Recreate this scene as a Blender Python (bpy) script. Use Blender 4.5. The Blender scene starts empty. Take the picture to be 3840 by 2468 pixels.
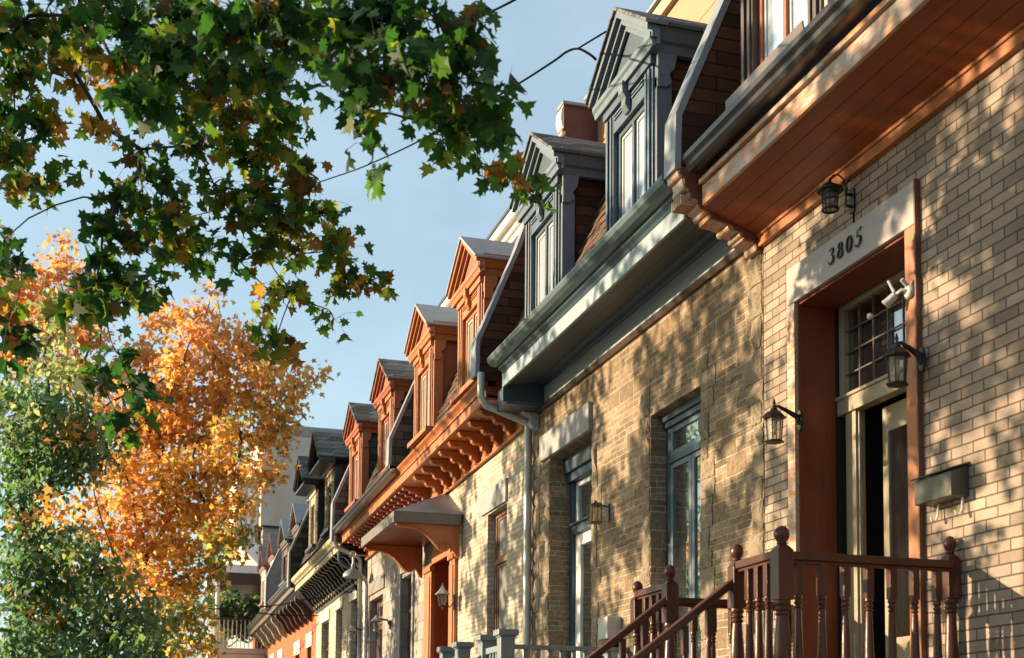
import bpy, bmesh, math, random
import numpy as np
from mathutils import Vector, Matrix
random.seed(7); rng = np.random.default_rng(7)
sc = bpy.context.scene
COL = sc.collection
PI = math.pi

# ------------------------------------------------------------------ camera
F_PX, PY, CAM = 4857.238, 2437.911, np.array([0.0, 4.5969, 1.6])
YAW, PITCH, ROLL = 0.292014, 0.0738006, -0.0083860
def cam_axes():
    c, s = math.cos(YAW), math.sin(YAW)
    f = np.array([c*math.cos(PITCH), -s*math.cos(PITCH), math.sin(PITCH)])
    r = np.array([-s, -c, 0.0]); d = np.cross(f, r)
    return r*math.cos(ROLL)+d*math.sin(ROLL), -r*math.sin(ROLL)+d*math.cos(ROLL), f
CR, CDN, CF = cam_axes()
def at(x, y, z):
    """photo measurement (2396-wide picture) -> world point at depth z metres"""
    k = 3840/2396.0
    return CAM + z*(CR*(x*k-1920)/F_PX + CDN*(y*k-PY)/F_PX + CF)
cd = bpy.data.cameras.new('camera'); co = bpy.data.objects.new('camera', cd); COL.objects.link(co)
co.matrix_world = Matrix(((CR[0], -CDN[0], -CF[0], CAM[0]), (CR[1], -CDN[1], -CF[1], CAM[1]),
                          (CR[2], -CDN[2], -CF[2], CAM[2]), (0, 0, 0, 1)))
cd.sensor_fit = 'HORIZONTAL'; cd.sensor_width = 36.0
cd.lens = 36.0*F_PX/3840; cd.shift_y = (PY-1234)/3840
cd.clip_end = 3000; cd.clip_start = 0.05
cd.dof.use_dof = True; cd.dof.focus_distance = 13.0; cd.dof.aperture_fstop = 3.2
sc.camera = co

# ------------------------------------------------------------------ materials
def new_mat(name):
    m = bpy.data.materials.new(name); m.use_nodes = True
    nt = m.node_tree; nt.nodes.clear()
    out = nt.nodes.new('ShaderNodeOutputMaterial'); p = nt.nodes.new('ShaderNodeBsdfPrincipled')
    nt.links.new(p.outputs[0], out.inputs[0])
    return m, nt, p, out
def N(nt, t, **kw):
    n = nt.nodes.new(t)
    for k, v in kw.items():
        if k in n.inputs.keys(): n.inputs[k].default_value = v
        else: setattr(n, k, v)
    return n
def coords(nt, scale=(1, 1, 1), fold=False):
    tc = N(nt, 'ShaderNodeTexCoord')
    if fold:     # wall coordinate: run along the wall, height
        sp = N(nt, 'ShaderNodeSeparateXYZ'); nt.links.new(tc.outputs['Object'], sp.inputs[0])
        ad = N(nt, 'ShaderNodeMath', operation='ADD'); nt.links.new(sp.outputs[0], ad.inputs[0]); nt.links.new(sp.outputs[1], ad.inputs[1])
        cb = N(nt, 'ShaderNodeCombineXYZ'); nt.links.new(ad.outputs[0], cb.inputs[0]); nt.links.new(sp.outputs[2], cb.inputs[1])
        src = cb.outputs[0]
    else: src = tc.outputs['Object']
    mp = N(nt, 'ShaderNodeMapping'); mp.inputs['Scale'].default_value = scale
    nt.links.new(src, mp.inputs[0])
    return mp.outputs[0]
def noise(nt, vec, scale, detail=4, rough=.6):
    n = N(nt, 'ShaderNodeTexNoise'); n.inputs['Scale'].default_value = scale
    n.inputs['Detail'].default_value = detail; n.inputs['Roughness'].default_value = rough
    if vec is not None: nt.links.new(vec, n.inputs['Vector'])
    return n.outputs['Fac']
def ramp(nt, fac, stops):
    r = N(nt, 'ShaderNodeValToRGB'); e = r.color_ramp.elements
    while len(e) < len(stops): e.new(.5)
    for i, (p, c) in enumerate(stops): e[i].position = p; e[i].color = (*c, 1)
    nt.links.new(fac, r.inputs[0]); return r.outputs[0]
def mix(nt, fac, a, b, bt='MIX'):
    m = N(nt, 'ShaderNodeMix', data_type='RGBA', blend_type=bt)
    for i, v in ((0, fac), (6, a), (7, b)):
        if hasattr(v, 'is_linked'): nt.links.new(v, m.inputs[i])
        elif i == 0: m.inputs[0].default_value = v
        else: m.inputs[i].default_value = (*v, 1)
    return m.outputs[2]
def bump(nt, p, h, dist, strength=1.0, prev=None):
    b = N(nt, 'ShaderNodeBump'); b.inputs['Distance'].default_value = dist; b.inputs['Strength'].default_value = strength
    nt.links.new(h, b.inputs['Height'])
    if prev is not None: nt.links.new(prev, b.inputs['Normal'])
    nt.links.new(b.outputs[0], p.inputs['Normal']); return b.outputs[0]
def dark(c, k): return tuple(x*k for x in c)

def paint(name, col, rough=.5, var=.18, scale=(1, 1, 1), nscale=9, wear=None, bd=.002, spec=.5):
    m, nt, p, _ = new_mat(name)
    v = coords(nt, scale)
    f = noise(nt, v, nscale, 6)
    c = ramp(nt, f, [(.25, dark(col, 1-var*1.6)), (.5, col), (.78, tuple(min(1, x*(1+var)) for x in col))])
    f2 = noise(nt, v, nscale*.17, 3)
    c = mix(nt, .35, c, ramp(nt, f2, [(.3, dark(col, .72)), (.7, tuple(min(1, x*1.12) for x in col))]))
    if wear:
        wf = noise(nt, v, nscale*2.3, 8, .7)
        c = mix(nt, ramp(nt, wf, [(wear[1], (0, 0, 0)), (wear[1]+.05, (1, 1, 1))]), c, wear[0])
    nt.links.new(c, p.inputs['Base Color'])
    p.inputs['Roughness'].default_value = rough
    p.inputs['Specular IOR Level'].default_value = spec
    bump(nt, p, noise(nt, v, nscale*4, 4), bd)
    return m
def wood(name, col, axis=0, rough=.42, plank=None, k=.55):
    """stained timber, grain running along axis"""
    sc_ = [14, 14, 14]; sc_[axis] = 1.1
    m, nt, p, _ = new_mat(name)
    v = coords(nt, tuple(sc_))
    g = noise(nt, v, 2.2, 8, .65)
    c = ramp(nt, g, [(.28, dark(col, k)), (.5, col), (.74, tuple(min(1, x*1.25) for x in col))])
    v2 = coords(nt, (1, 1, 1))
    c = mix(nt, .4, c, ramp(nt, noise(nt, v2, 2.1, 3), [(.3, dark(col, .6)), (.7, tuple(min(1, x*1.1) for x in col))]))
    c = mix(nt, ramp(nt, noise(nt, v2, 3.3, 7, .7), [(.50, (0, 0, 0)), (.66, (.55, .55, .55))]), c, tuple(min(1, .55*x+.16*max(col)) for x in col))
    c = mix(nt, ramp(nt, noise(nt, v2, 11, 8, .75), [(.56, (0, 0, 0)), (.68, (.7, .7, .7))]), c, dark(col, .42))
    kn = noise(nt, v2, 6.5, 2)
    c = mix(nt, ramp(nt, kn, [(.72, (0, 0, 0)), (.78, (.6, .6, .6))]), c, dark(col, .3))
    nt.links.new(c, p.inputs['Base Color']); p.inputs['Roughness'].default_value = rough
    bump(nt, p, g, .003)
    return m
def brick(name, cols, mortar, bw, rh, ms, smooth=.1, bd=.012, mott=.5, rough=.85, mvar=None, off=.5, grain=.004):
    m, nt, p, _ = new_mat(name)
    v = coords(nt, fold=True)
    wob = N(nt, 'ShaderNodeVectorMath', operation='ADD')
    nz = N(nt, 'ShaderNodeTexNoise'); nz.inputs['Scale'].default_value = 3.0; nt.links.new(v, nz.inputs['Vector'])
    sb = N(nt, 'ShaderNodeVectorMath', operation='SCALE'); sb.inputs['Scale'].default_value = .012
    s0 = N(nt, 'ShaderNodeVectorMath', operation='SUBTRACT'); s0.inputs[1].default_value = (.5, .5, .5)
    nt.links.new(nz.outputs['Color'], s0.inputs[0]); nt.links.new(s0.outputs[0], sb.inputs[0])
    nt.links.new(v, wob.inputs[0]); nt.links.new(sb.outputs[0], wob.inputs[1])
    b = N(nt, 'ShaderNodeTexBrick', offset=off)
    b.inputs['Scale'].default_value = 1; b.inputs['Mortar Size'].default_value = ms; b.inputs['Mortar Smooth'].default_value = smooth
    b.inputs['Brick Width'].default_value = bw; b.inputs['Row Height'].default_value = rh; b.inputs['Bias'].default_value = 0
    b.inputs['Color1'].default_value = (*cols[0], 1); b.inputs['Color2'].default_value = (*cols[1], 1); b.inputs['Mortar'].default_value = (*mortar, 1)
    nt.links.new(wob.outputs[0], b.inputs['Vector'])
    f = noise(nt, v, 26, 8, .7); f2 = noise(nt, v, 1.3, 4)
    b2 = N(nt, 'ShaderNodeTexBrick', offset=off)      # same bond, random value per brick
    for k, x in (('Scale', 1), ('Mortar Size', 0), ('Mortar Smooth', 0), ('Brick Width', bw), ('Row Height', rh), ('Bias', 0)): b2.inputs[k].default_value = x
    b2.inputs['Color1'].default_value = (0, 0, 0, 1); b2.inputs['Color2'].default_value = (1, 1, 1, 1)
    nt.links.new(wob.outputs[0], b2.inputs['Vector'])
    per = ramp(nt, b2.outputs['Color'], [(.0, dark(cols[1], .68)), (.08, dark(cols[1], .85)), (.3, cols[1]), (.6, cols[0]), (.85, cols[2]), (1, dark(cols[0], 1.16))])
    base = mix(nt, b.outputs['Fac'], per, mortar)
    c = mix(nt, mott, base, ramp(nt, f, [(.3, dark(cols[2], .55)), (.55, cols[2]), (.8, tuple(min(1, x*1.3) for x in cols[2]))]), 'SOFT_LIGHT')
    c = mix(nt, .7, c, ramp(nt, f2, [(.3, (.34, .32, .31)), (.7, (.64, .62, .60))]), 'OVERLAY')
    c = mix(nt, ramp(nt, noise(nt, v, 4.2, 8, .7), [(.60, (0, 0, 0)), (.74, (.5, .5, .5))]), c, dark(cols[2], .35))
    nt.links.new(c, p.inputs['Base Color']); p.inputs['Roughness'].default_value = rough
    p.inputs['Specular IOR Level'].default_value = .25
    iv = N(nt, 'ShaderNodeMath', operation='SUBTRACT'); iv.inputs[0].default_value = 1; nt.links.new(b.outputs['Fac'], iv.inputs[1])
    n1 = bump(nt, p, iv.outputs[0], bd)
    bump(nt, p, f, grain, 1, n1)
    return m
def stonework(name):
    """rock-faced coursed stone: thin courses broken by taller blocks, pale pointing"""
    m, nt, p, _ = new_mat(name)
    v = coords(nt, fold=True)
    nz = N(nt, 'ShaderNodeTexNoise'); nz.inputs['Scale'].default_value = 5.0; nz.inputs['Detail'].default_value = 4; nt.links.new(v, nz.inputs['Vector'])
    s0 = N(nt, 'ShaderNodeVectorMath', operation='SUBTRACT'); s0.inputs[1].default_value = (.5, .5, .5); nt.links.new(nz.outputs['Color'], s0.inputs[0])
    sb = N(nt, 'ShaderNodeVectorMath', operation='SCALE'); sb.inputs['Scale'].default_value = .022; nt.links.new(s0.outputs[0], sb.inputs[0])
    wob = N(nt, 'ShaderNodeVectorMath', operation='ADD'); nt.links.new(v, wob.inputs[0]); nt.links.new(sb.outputs[0], wob.inputs[1])
    def bk(bw, rh, ms, c1, c2, mo, off=.5, sm=.3):
        b = N(nt, 'ShaderNodeTexBrick', offset=off, squash=.7, squash_frequency=3)
        for k, x in (('Scale', 1), ('Mortar Size', ms), ('Mortar Smooth', sm), ('Brick Width', bw), ('Row Height', rh), ('Bias', 0)): b.inputs[k].default_value = x
        for k, x in (('Color1', c1), ('Color2', c2), ('Mortar', mo)): b.inputs[k].default_value = (*x, 1)
        nt.links.new(wob.outputs[0], b.inputs['Vector']); return b
    mo = (.47, .41, .33)
    small = bk(.24, .057, .0045, (.33, .26, .185), (.175, .14, .10), mo)
    big = bk(.36, .171, .006, (.35, .27, .19), (.20, .155, .11), mo)
    sel = bk(.36, .171, 0, (0, 0, 0), (1, 1, 1), (0, 0, 0), sm=0)
    th = N(nt, 'ShaderNodeMath', operation='GREATER_THAN'); th.inputs[1].default_value = .70
    nt.links.new(sel.outputs['Color'], th.inputs[0])
    c = mix(nt, th.outputs[0], small.outputs['Color'], big.outputs['Color'])
    hm = N(nt, 'ShaderNodeMix', data_type='FLOAT'); nt.links.new(th.outputs[0], hm.inputs[0]); nt.links.new(small.outputs['Fac'], hm.inputs[2]); nt.links.new(big.outputs['Fac'], hm.inputs[3])
    f = noise(nt, v, 21, 9, .75); f2 = noise(nt, v, 1.6, 5)
    c = mix(nt, .65, c, ramp(nt, f, [(.32, (.16, .15, .14)), (.5, (.5, .48, .45)), (.68, (.8, .77, .72))]), 'OVERLAY')
    c = mix(nt, .6, c, ramp(nt, f2, [(.3, (.34, .32, .30)), (.7, (.64, .60, .56))]), 'OVERLAY')
    nt.links.new(c, p.inputs['Base Color']); p.inputs['Roughness'].default_value = .95; p.inputs['Specular IOR Level'].default_value = .15
    iv = N(nt, 'ShaderNodeMath', operation='SUBTRACT'); iv.inputs[0].default_value = 1; nt.links.new(hm.outputs[0], iv.inputs[1])
    n1 = bump(nt, p, iv.outputs[0], .012)
    n2 = bump(nt, p, noise(nt, v, 17, 6, .65), .034, .8, n1)
    return m
def shingle(name, col, w, h):
    m = brick(name, (col, dark(col, .6), dark(col, 1.2)), dark(col, .18), w, h, .006, .05, .016, .5, .8)
    return m
def metal(name, col, rough=.4, met=.6):
    m, nt, p, _ = new_mat(name)
    v = coords(nt)
    f = noise(nt, v, 5, 5)
    nt.links.new(ramp(nt, f, [(.3, dark(col, .75)), (.7, col)]), p.inputs['Base Color'])
    p.inputs['Metallic'].default_value = met; p.inputs['Roughness'].default_value = rough
    bump(nt, p, noise(nt, v, 3, 2), .004)
    return m
def glass(name, body, refl=.5, rough=.03, tint=(.9, .95, 1)):
    m, nt, p, out = new_mat(name)
    v = coords(nt)
    p.inputs['Base Color'].default_value = (*body, 1); p.inputs['Roughness'].default_value = .25
    g = N(nt, 'ShaderNodeBsdfGlossy'); g.inputs['Roughness'].default_value = rough; g.inputs['Color'].default_value = (*tint, 1)
    lw = N(nt, 'ShaderNodeLayerWeight'); lw.inputs['Blend'].default_value = .3
    mr = N(nt, 'ShaderNodeMapRange'); mr.inputs[3].default_value = refl*.55; mr.inputs[4].default_value = min(1, refl*1.7)
    nt.links.new(lw.outputs['Facing'], mr.inputs[0])
    ms = N(nt, 'ShaderNodeMixShader'); nt.links.new(mr.outputs[0], ms.inputs[0]); nt.links.new(p.outputs[0], ms.inputs[1]); nt.links.new(g.outputs[0], ms.inputs[2])
    nt.links.new(ms.outputs[0], out.inputs[0])
    b = N(nt, 'ShaderNodeBump'); b.inputs['Distance'].default_value = .0006; nt.links.new(noise(nt, v, 2.2, 1), b.inputs['Height']); nt.links.new(b.outputs[0], g.inputs['Normal'])
    return m
def leafmat(name, col, trans=None, tf=.45):
    m, nt, p, out = new_mat(name)
    v = coords(nt)
    f = noise(nt, v, 7, 3)
    c = ramp(nt, f, [(.3, dark(col, .65)), (.7, tuple(min(1, x*1.3) for x in col))])
    nt.links.new(c, p.inputs['Base Color']); p.inputs['Roughness'].default_value = .55; p.inputs['Specular IOR Level'].default_value = .3
    t = N(nt, 'ShaderNodeBsdfTranslucent'); t.inputs['Color'].default_value = (*(trans or tuple(min(1, x*1.8) for x in col)), 1)
    ms = N(nt, 'ShaderNodeMixShader'); ms.inputs[0].default_value = tf
    nt.links.new(p.outputs[0], ms.inputs[1]); nt.links.new(t.outputs[0], ms.inputs[2]); nt.links.new(ms.outputs[0], out.inputs[0])
    return m

M = {}
M['brick_near'] = brick('taupe_brick', ((.365, .302, .25), (.31, .258, .213), (.35, .29, .24)), (.105, .083, .068), .205, .067, .0052, .15, .009, .45)
M['stone'] = stonework('rock_faced_stone')
M['quoin'] = paint('quoin_stone', (.33, .265, .19), .95, .4, (1, 1, 1), 16, None, .03, .2)
M['brick_beige'] = brick('beige_brick', ((.50, .45, .375), (.46, .41, .34), (.5, .45, .38)), (.30, .26, .21), .20, .062, .006, .2, .006, .4)
M['ashlar'] = brick('grey_ashlar', ((.34, .33, .31), (.29, .28, .265), (.33, .32, .30)), (.22, .21, .20), .62, .30, .008, .2, .01, .6)
M['brick_cream'] = brick('cream_brick', ((.50, .46, .38), (.44, .40, .33), (.5, .46, .39)), (.30, .28, .24), .2, .07, .007, .2, .006, .4)
M['brick_orange'] = brick('orange_brick', ((.52, .17, .075), (.44, .14, .06), (.5, .17, .08)), (.30, .17, .11), .2, .066, .008, .2, .006, .4)
M['soffit_wood'] = wood('varnished_soffit', (.245, .053, .008), 0, .34)
M['fascia_grey'] = paint('greyed_board', (.36, .315, .285), .5, .16, (1, 4, 4), 5)
M['fascia_sheen_worn'] = paint('worn_sheen_board', (.46, .19, .06), .42, .22, (.7, 4, 4), 4, ((.40, .33, .28), .47))  # grey patches paint pale sky sheen on fascia and jamb, peeling on console
M['orange'] = wood('orange_stain', (.40, .122, .027), 0, .5, k=.6)
M['orange_v'] = wood('orange_stain_upright', (.39, .12, .026), 2, .5, k=.6)
M['redwood_v'] = wood('red_cedar_boards', (.30, .06, .018), 2, .55)
M['rust'] = paint('rust_red_paint', (.30, .07, .028), .5, .2, (3, 3, 1), 6)
M['porch'] = paint('oxblood_varnish', (.068, .022, .012), .3, .25, (4, 4, 1), 6, None, .001, .3)
M['brown_door'] = wood('mahogany_panel', (.20, .040, .010), 2, .40)
M['dkbrown'] = paint('dark_brown_paint', (.055, .028, .018), .5, .25)
M['brownclad'] = shingle('brown_cladding', (.12, .052, .028), .62, .105)
M['greyblue'] = paint('grey_blue_paint', (.24, .31, .345), .5, .14, (1, 3, 3), 4, ((.16, .16, .15), .70))
M['teal'] = paint('slate_teal_paint', (.028, .060, .086), .45, .2)
M['paleblue'] = paint('pale_blue_trim', (.40, .45, .47), .5, .15, (3, 3, 1), 6)
M['guttteal'] = paint('teal_gutter_paint', (.065, .105, .112), .4, .15, (.4, 3, 3), 4)
M['umber'] = paint('umber_window_paint', (.14, .05, .025), .5, .2)
M['maroon'] = paint('weathered_maroon', (.085, .03, .026), .6, .35, (1, 1, 1), 7)
M['dormerblue'] = paint('dormer_blue_paint', (.042, .078, .115), .45, .2, (3, 3, 1), 6)
M['dormertrim'] = paint('dormer_grey_trim', (.10, .14, .175), .45, .2, (3, 3, 1), 6)
M['soffitblue'] = paint('dark_blue_soffit', (.055, .07, .066), .5, .25, (.4, 3, 1), 4)
M['postbronze'] = paint('bronze_beige_paint', (.30, .25, .17), .4, .2)
M['porchgrey'] = paint('porch_slate_paint', (.15, .19, .21), .5, .12)
M['white'] = paint('white_paint', (.74, .72, .66), .5, .1)
M['cream'] = paint('cream_paint', (.60, .55, .42), .5, .14)
M['lintel'] = paint('grey_lintel_stone', (.30, .30, .295), .85, .15, (1, 1, 1), 10, None, .006)
M['bronze'] = paint('bronze_metal', (.10, .075, .05), .35, .2, spec=.7)
M['guttermet'] = metal('gutter_metal', (.07, .062, .055), .3, .5)
M['grey_metal'] = metal('sheet_metal_roof', (.30, .305, .315), .55, .05)
M['capmetal'] = metal('galvanised_cap', (.25, .27, .30), .5, .15)
M['canopyedge'] = paint('shaded_grey_flashing', (.115, .115, .105), .5, .15)  # darker than the roof metal: shade of the near edge put into the colour
M['zinc'] = metal('zinc_pipe', (.50, .50, .49), .42, .4)
M['slate'] = shingle('brown_slates', (.16, .105, .075), .22, .13)
M['slate_grey'] = shingle('grey_shingles', (.115, .12, .11), .26, .125)
M['asphalt_sh'] = shingle('grey_asphalt_shingles', (.17, .175, .17), .30, .12)
M['black'] = paint('black_paint', (.018, .02, .022), .4, .3)
M['iron'] = paint('black_iron', (.012, .011, .010), .42, .3, spec=.5)
M['dark'] = paint('dark_interior', (.012, .010, .009), .9, .2)
M['gold'] = paint('peeling_cream_paint', (.50, .42, .24), .6, .25, (1, 1, 1), 12, ((.05, .045, .04), .52))
M['skyglass'] = glass('sky_painted_glass', (.56, .64, .70), .42, .05)  # pale sky reflection is put into the body colour
M['darkglass'] = glass('dark_glass', (.012, .014, .014), .5, .015)
M['curtain'] = paint('green_grey_curtain', (.32, .36, .29), .8, .5, (14, 14, .4), 3)
M['screen'] = paint('dusty_window_screen', (.12, .122, .115), .6, .3, (1, 1, 1), 3)
def clearglass(name):
    m, nt, p, out = new_mat(name)
    t = N(nt, 'ShaderNodeBsdfTransparent'); t.inputs['Color'].default_value = (.86, .84, .76, 1)
    p.inputs['Base Color'].default_value = (.35, .32, .25, 1); p.inputs['Roughness'].default_value = .12
    ms = N(nt, 'ShaderNodeMixShader'); ms.inputs[0].default_value = .72
    nt.links.new(p.outputs[0], ms.inputs[1]); nt.links.new(t.outputs[0], ms.inputs[2]); nt.links.new(ms.outputs[0], out.inputs[0]); return m
M['lampglass'] = clearglass('lamp_glass')
def paneglass(name):
    m, nt, p, out = new_mat(name)
    t = N(nt, 'ShaderNodeBsdfTransparent'); t.inputs['Color'].default_value = (.62, .66, .64, 1)
    g = N(nt, 'ShaderNodeBsdfGlossy'); g.inputs['Roughness'].default_value = .01
    b = N(nt, 'ShaderNodeBump'); b.inputs['Distance'].default_value = .0012; nt.links.new(noise(nt, coords(nt), 3, 1), b.inputs['Height']); nt.links.new(b.outputs[0], g.inputs['Normal'])
    ms = N(nt, 'ShaderNodeMixShader'); ms.inputs[0].default_value = .42
    nt.links.new(t.outputs[0], ms.inputs[1]); nt.links.new(g.outputs[0], ms.inputs[2]); nt.links.new(ms.outputs[0], out.inputs[0]); return m
M['clearpane'] = paneglass('clear_pane')
M['yellow'] = paint('yellow_panel', (.36, .19, .095), .6, .06, (1, 1, 1), 2)
M['beigeband'] = paint('beige_band', (.30, .25, .18), .6, .1)
M['plaster'] = paint('beige_plaster', (.56, .46, .37), .9, .16, (1, 1, 1), 1.2, None, .01)
M['parge'] = paint('grey_parging', (.30, .305, .31), .9, .12, (1, 1, 1), 2)
M['bark'] = paint('bark', (.055, .042, .032), .9, .4, (1, 1, .3), 14, None, .02)
M['twig'] = paint('twig_bark', (.03, .022, .016), .85, .3)
M['wire'] = paint('black_cable', (.008, .008, .008), 1, .1, spec=0)
M['asphalt'] = paint('asphalt', (.075, .074, .07), .9, .25, (1, 1, 1), 30, None, .006)
M['concrete'] = paint('concrete', (.34, .33, .31), .9, .15, (1, 1, 1), 8)
M['soil'] = paint('garden_soil', (.045, .04, .028), .95, .3, (1, 1, 1), 10)
M['wood_floor'] = wood('porch_boards', (.20, .10, .06), 1, .6)
M['meter'] = paint('meter_grey', (.42, .42, .40), .5, .1)
M['mailbox'] = metal('brass_green_mailbox', (.085, .085, .065), .38, .3)
M['pink'] = paint('faded_red_metal', (.21, .11, .09), .5, .15)
M['L_dkgreen'] = leafmat('leaf_dark_green', (.016, .052, .018), (.05, .17, .022))
M['L_green'] = leafmat('leaf_green', (.028, .075, .016), (.13, .30, .025))
M['L_lime'] = leafmat('leaf_yellow_green', (.09, .12, .014), (.42, .48, .04))
M['L_gold'] = leafmat('leaf_gold', (.22, .115, .018), (.62, .34, .04))
M['L_rust'] = leafmat('leaf_rust', (.085, .05, .014), (.32, .17, .025))
M['L_orange'] = leafmat('leaf_orange', (.56, .25, .06), (.95, .52, .14), .5)
M['L_amber'] = leafmat('leaf_amber', (.60, .36, .08), (1.0, .70, .18), .5)
M['L_red'] = leafmat('leaf_red_orange', (.50, .19, .06), (.9, .42, .13), .5)
M['L_pale'] = leafmat('leaf_pale_green', (.20, .24, .09), (.58, .64, .22))
M['L_olive'] = leafmat('leaf_olive', (.095, .15, .07), (.30, .43, .14))
M['L_blue'] = leafmat('leaf_blue_green', (.055, .12, .082), (.18, .36, .18))

# ------------------------------------------------------------------ mesh builder
class MB:
    def __init__(s): s.v = []; s.f = []; s.smooth = []; s.k = None
    def add(s, vs, fs, smooth=False):
        o = len(s.v); s.v += [tuple(map(float, v)) for v in vs]
        s.f += [tuple(i+o for i in f) for f in fs]; s.smooth += [smooth]*len(fs); return s
    def box(s, x0, x1, y0, y1, z0, z1):
        x0, x1 = min(x0, x1), max(x0, x1); y0, y1 = min(y0, y1), max(y0, y1); z0, z1 = min(z0, z1), max(z0, z1)
        v = [(x0, y0, z0), (x1, y0, z0), (x1, y1, z0), (x0, y1, z0), (x0, y0, z1), (x1, y0, z1), (x1, y1, z1), (x0, y1, z1)]
        return s.add(v, [(0, 3, 2, 1), (4, 5, 6, 7), (0, 1, 5, 4), (1, 2, 6, 5), (2, 3, 7, 6), (3, 0, 4, 7)])
    def prism(s, poly, axis, a0, a1, smooth=False):
        """extrude a 2-D outline along axis: x uses (y,z), y uses (x,z), z uses (x,y)"""
        def P(p, a): return {'x': (a, p[0], p[1]), 'y': (p[0], a, p[1]), 'z': (p[0], p[1], a)}[axis]
        n = len(poly)
        ar = sum(poly[i][0]*poly[(i+1) % n][1]-poly[(i+1) % n][0]*poly[i][1] for i in range(n))
        if ar < 0: poly = poly[::-1]
        v = [P(p, a0) for p in poly]+[P(p, a1) for p in poly]
        fs = [tuple(range(n))[::-1], tuple(range(n, 2*n))]+[(i, (i+1) % n, n+(i+1) % n, n+i) for i in range(n)]
        if (axis == 'y') != (a1 < a0): fs = [f[::-1] for f in fs]
        return s.add(v, fs, smooth)
    def tube(s, pts, r, n=8, cap=True):
        pts = [Vector(p) for p in pts]; rs = r if isinstance(r, (list, tuple)) else [r]*len(pts)
        vs = []; fs = []; m = len(pts)
        up = None
        for i, p in enumerate(pts):
            d = (pts[min(i+1, m-1)]-pts[max(i-1, 0)]).normalized()
            if up is None: up = d.orthogonal().normalized()
            up = (up-d*up.dot(d))
            up = up.normalized() if up.length > 1e-6 else d.orthogonal().normalized()
            w = d.cross(up)
            for k in range(n):
                a = 2*PI*k/n; vs.append(p+(up*math.cos(a)+w*math.sin(a))*rs[i])
        for i in range(m-1):
            for k in range(n):
                a, b = i*n+k, i*n+(k+1) % n; fs.append((a, b, b+n, a+n))
        s.add(vs, fs, True)
        if cap:
            s.add([vs[k] for k in range(n)], [tuple(range(n))[::-1]]); s.add([vs[(m-1)*n+k] for k in range(n)], [tuple(range(n))])
        return s
    def lathe(s, prof, c=(0, 0, 0), n=16, ang=0.0):
        """profile of (radius, z) turned round the vertical through c"""
        vs = []; m = len(prof)
        for r, z in prof:
            for k in range(n):
                a = 2*PI*k/n+ang; vs.append((c[0]+r*math.cos(a), c[1]+r*math.sin(a), c[2]+z))
        fs = [(i*n+k, i*n+(k+1) % n, (i+1)*n+(k+1) % n, (i+1)*n+k) for i in range(m-1) for k in range(n)]
        s.add(vs, fs, n > 8)
        s.add(vs[:n], [tuple(range(n))[::-1]]); s.add(vs[-n:], [tuple(range(n))]); return s
    def quad(s, a, b, c, d): return s.add([a, b, c, d], [(0, 1, 2, 3)])
    def xf(s, m):
        s.v = [tuple(m @ Vector(v)) for v in s.v]; return s
    def skew(s, x0, k):
        s.v = [(x, y, z+k*(x-x0)) for x, y, z in s.v]; return s
    def build(s, name, m, parent=None, bevel=0.0):
        off = Vector((0, 0, 0)); p = parent
        while p is not None: off += p.location; p = p.parent
        me = bpy.data.meshes.new(name)
        me.from_pydata([(v[0]-off.x, v[1]-off.y, v[2]-off.z) for v in s.v], [], s.f)
        me.polygons.foreach_set('use_smooth', s.smooth)
        for mm in (m if isinstance(m, (list, tuple)) else [m]): me.materials.append(mm)
        me.update()
        o = bpy.data.objects.new(name, me); COL.objects.link(o); o.parent = parent
        if bevel:
            b = o.modifiers.new('edge', 'BEVEL'); b.width = bevel; b.segments = 2; b.limit_method = 'ANGLE'; b.angle_limit = .7
        return o
def tag(o, label=None, cat=None, group=None, kind=None):
    for k, v in (('label', label), ('category', cat), ('group', group), ('kind', kind)):
        if v: o[k] = v
    return o
def thing(name, loc, label, cat, group=None):
    o = bpy.data.objects.new(name, None); COL.objects.link(o); o.location = loc; o.empty_display_size = .2
    return tag(o, label, cat, group)
def copy_tree(o, parent=None):
    c = o.copy(); COL.objects.link(c); c.parent = parent
    for ch in list(o.children): copy_tree(ch, c)
    return c
WL = 'wall lanterns along the house fronts'
def wall(x0, x1, z0, z1, y, t, ops=(), mb=None):
    """masonry wall face at y, thickness t behind it, with rectangular openings (xa,xb,za,zb)"""
    mb = mb or MB()
    xs = sorted({x0, x1, *[v for o in ops for v in o[:2]]}); zs = sorted({z0, z1, *[v for o in ops for v in o[2:]]})
    for i in range(len(xs)-1):
        run = None
        for j in range(len(zs)-1):
            cx, cz = (xs[i]+xs[i+1])/2, (zs[j]+zs[j+1])/2
            hole = any(o[0] < cx < o[1] and o[2] < cz < o[3] for o in ops)
            if not hole: run = [run[0], zs[j+1]] if run else [zs[j], zs[j+1]]
            if run and (hole or j == len(zs)-2):
                mb.box(xs[i], xs[i+1], y-t, y, run[0], run[1]); run = None
    return mb
def boards_x(mb, y0, z0, y1, z1, th, x0, x1, n, gap=.004):
    """n boards side by side between two (y,z) points, running along x, th thick upward"""
    d = Vector((y1-y0, z1-z0)); L = d.length; d.normalize(); nn = Vector((-d.y, d.x))
    if nn.y < 0: nn = -nn
    for i in range(n):
        a = Vector((y0, z0))+d*(L*i/n+gap/2); b = Vector((y0, z0))+d*(L*(i+1)/n-gap/2)
        mb.prism([tuple(a), tuple(b), tuple(b+nn*th), tuple(a+nn*th)], 'x', x0, x1)
    return mb

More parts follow.
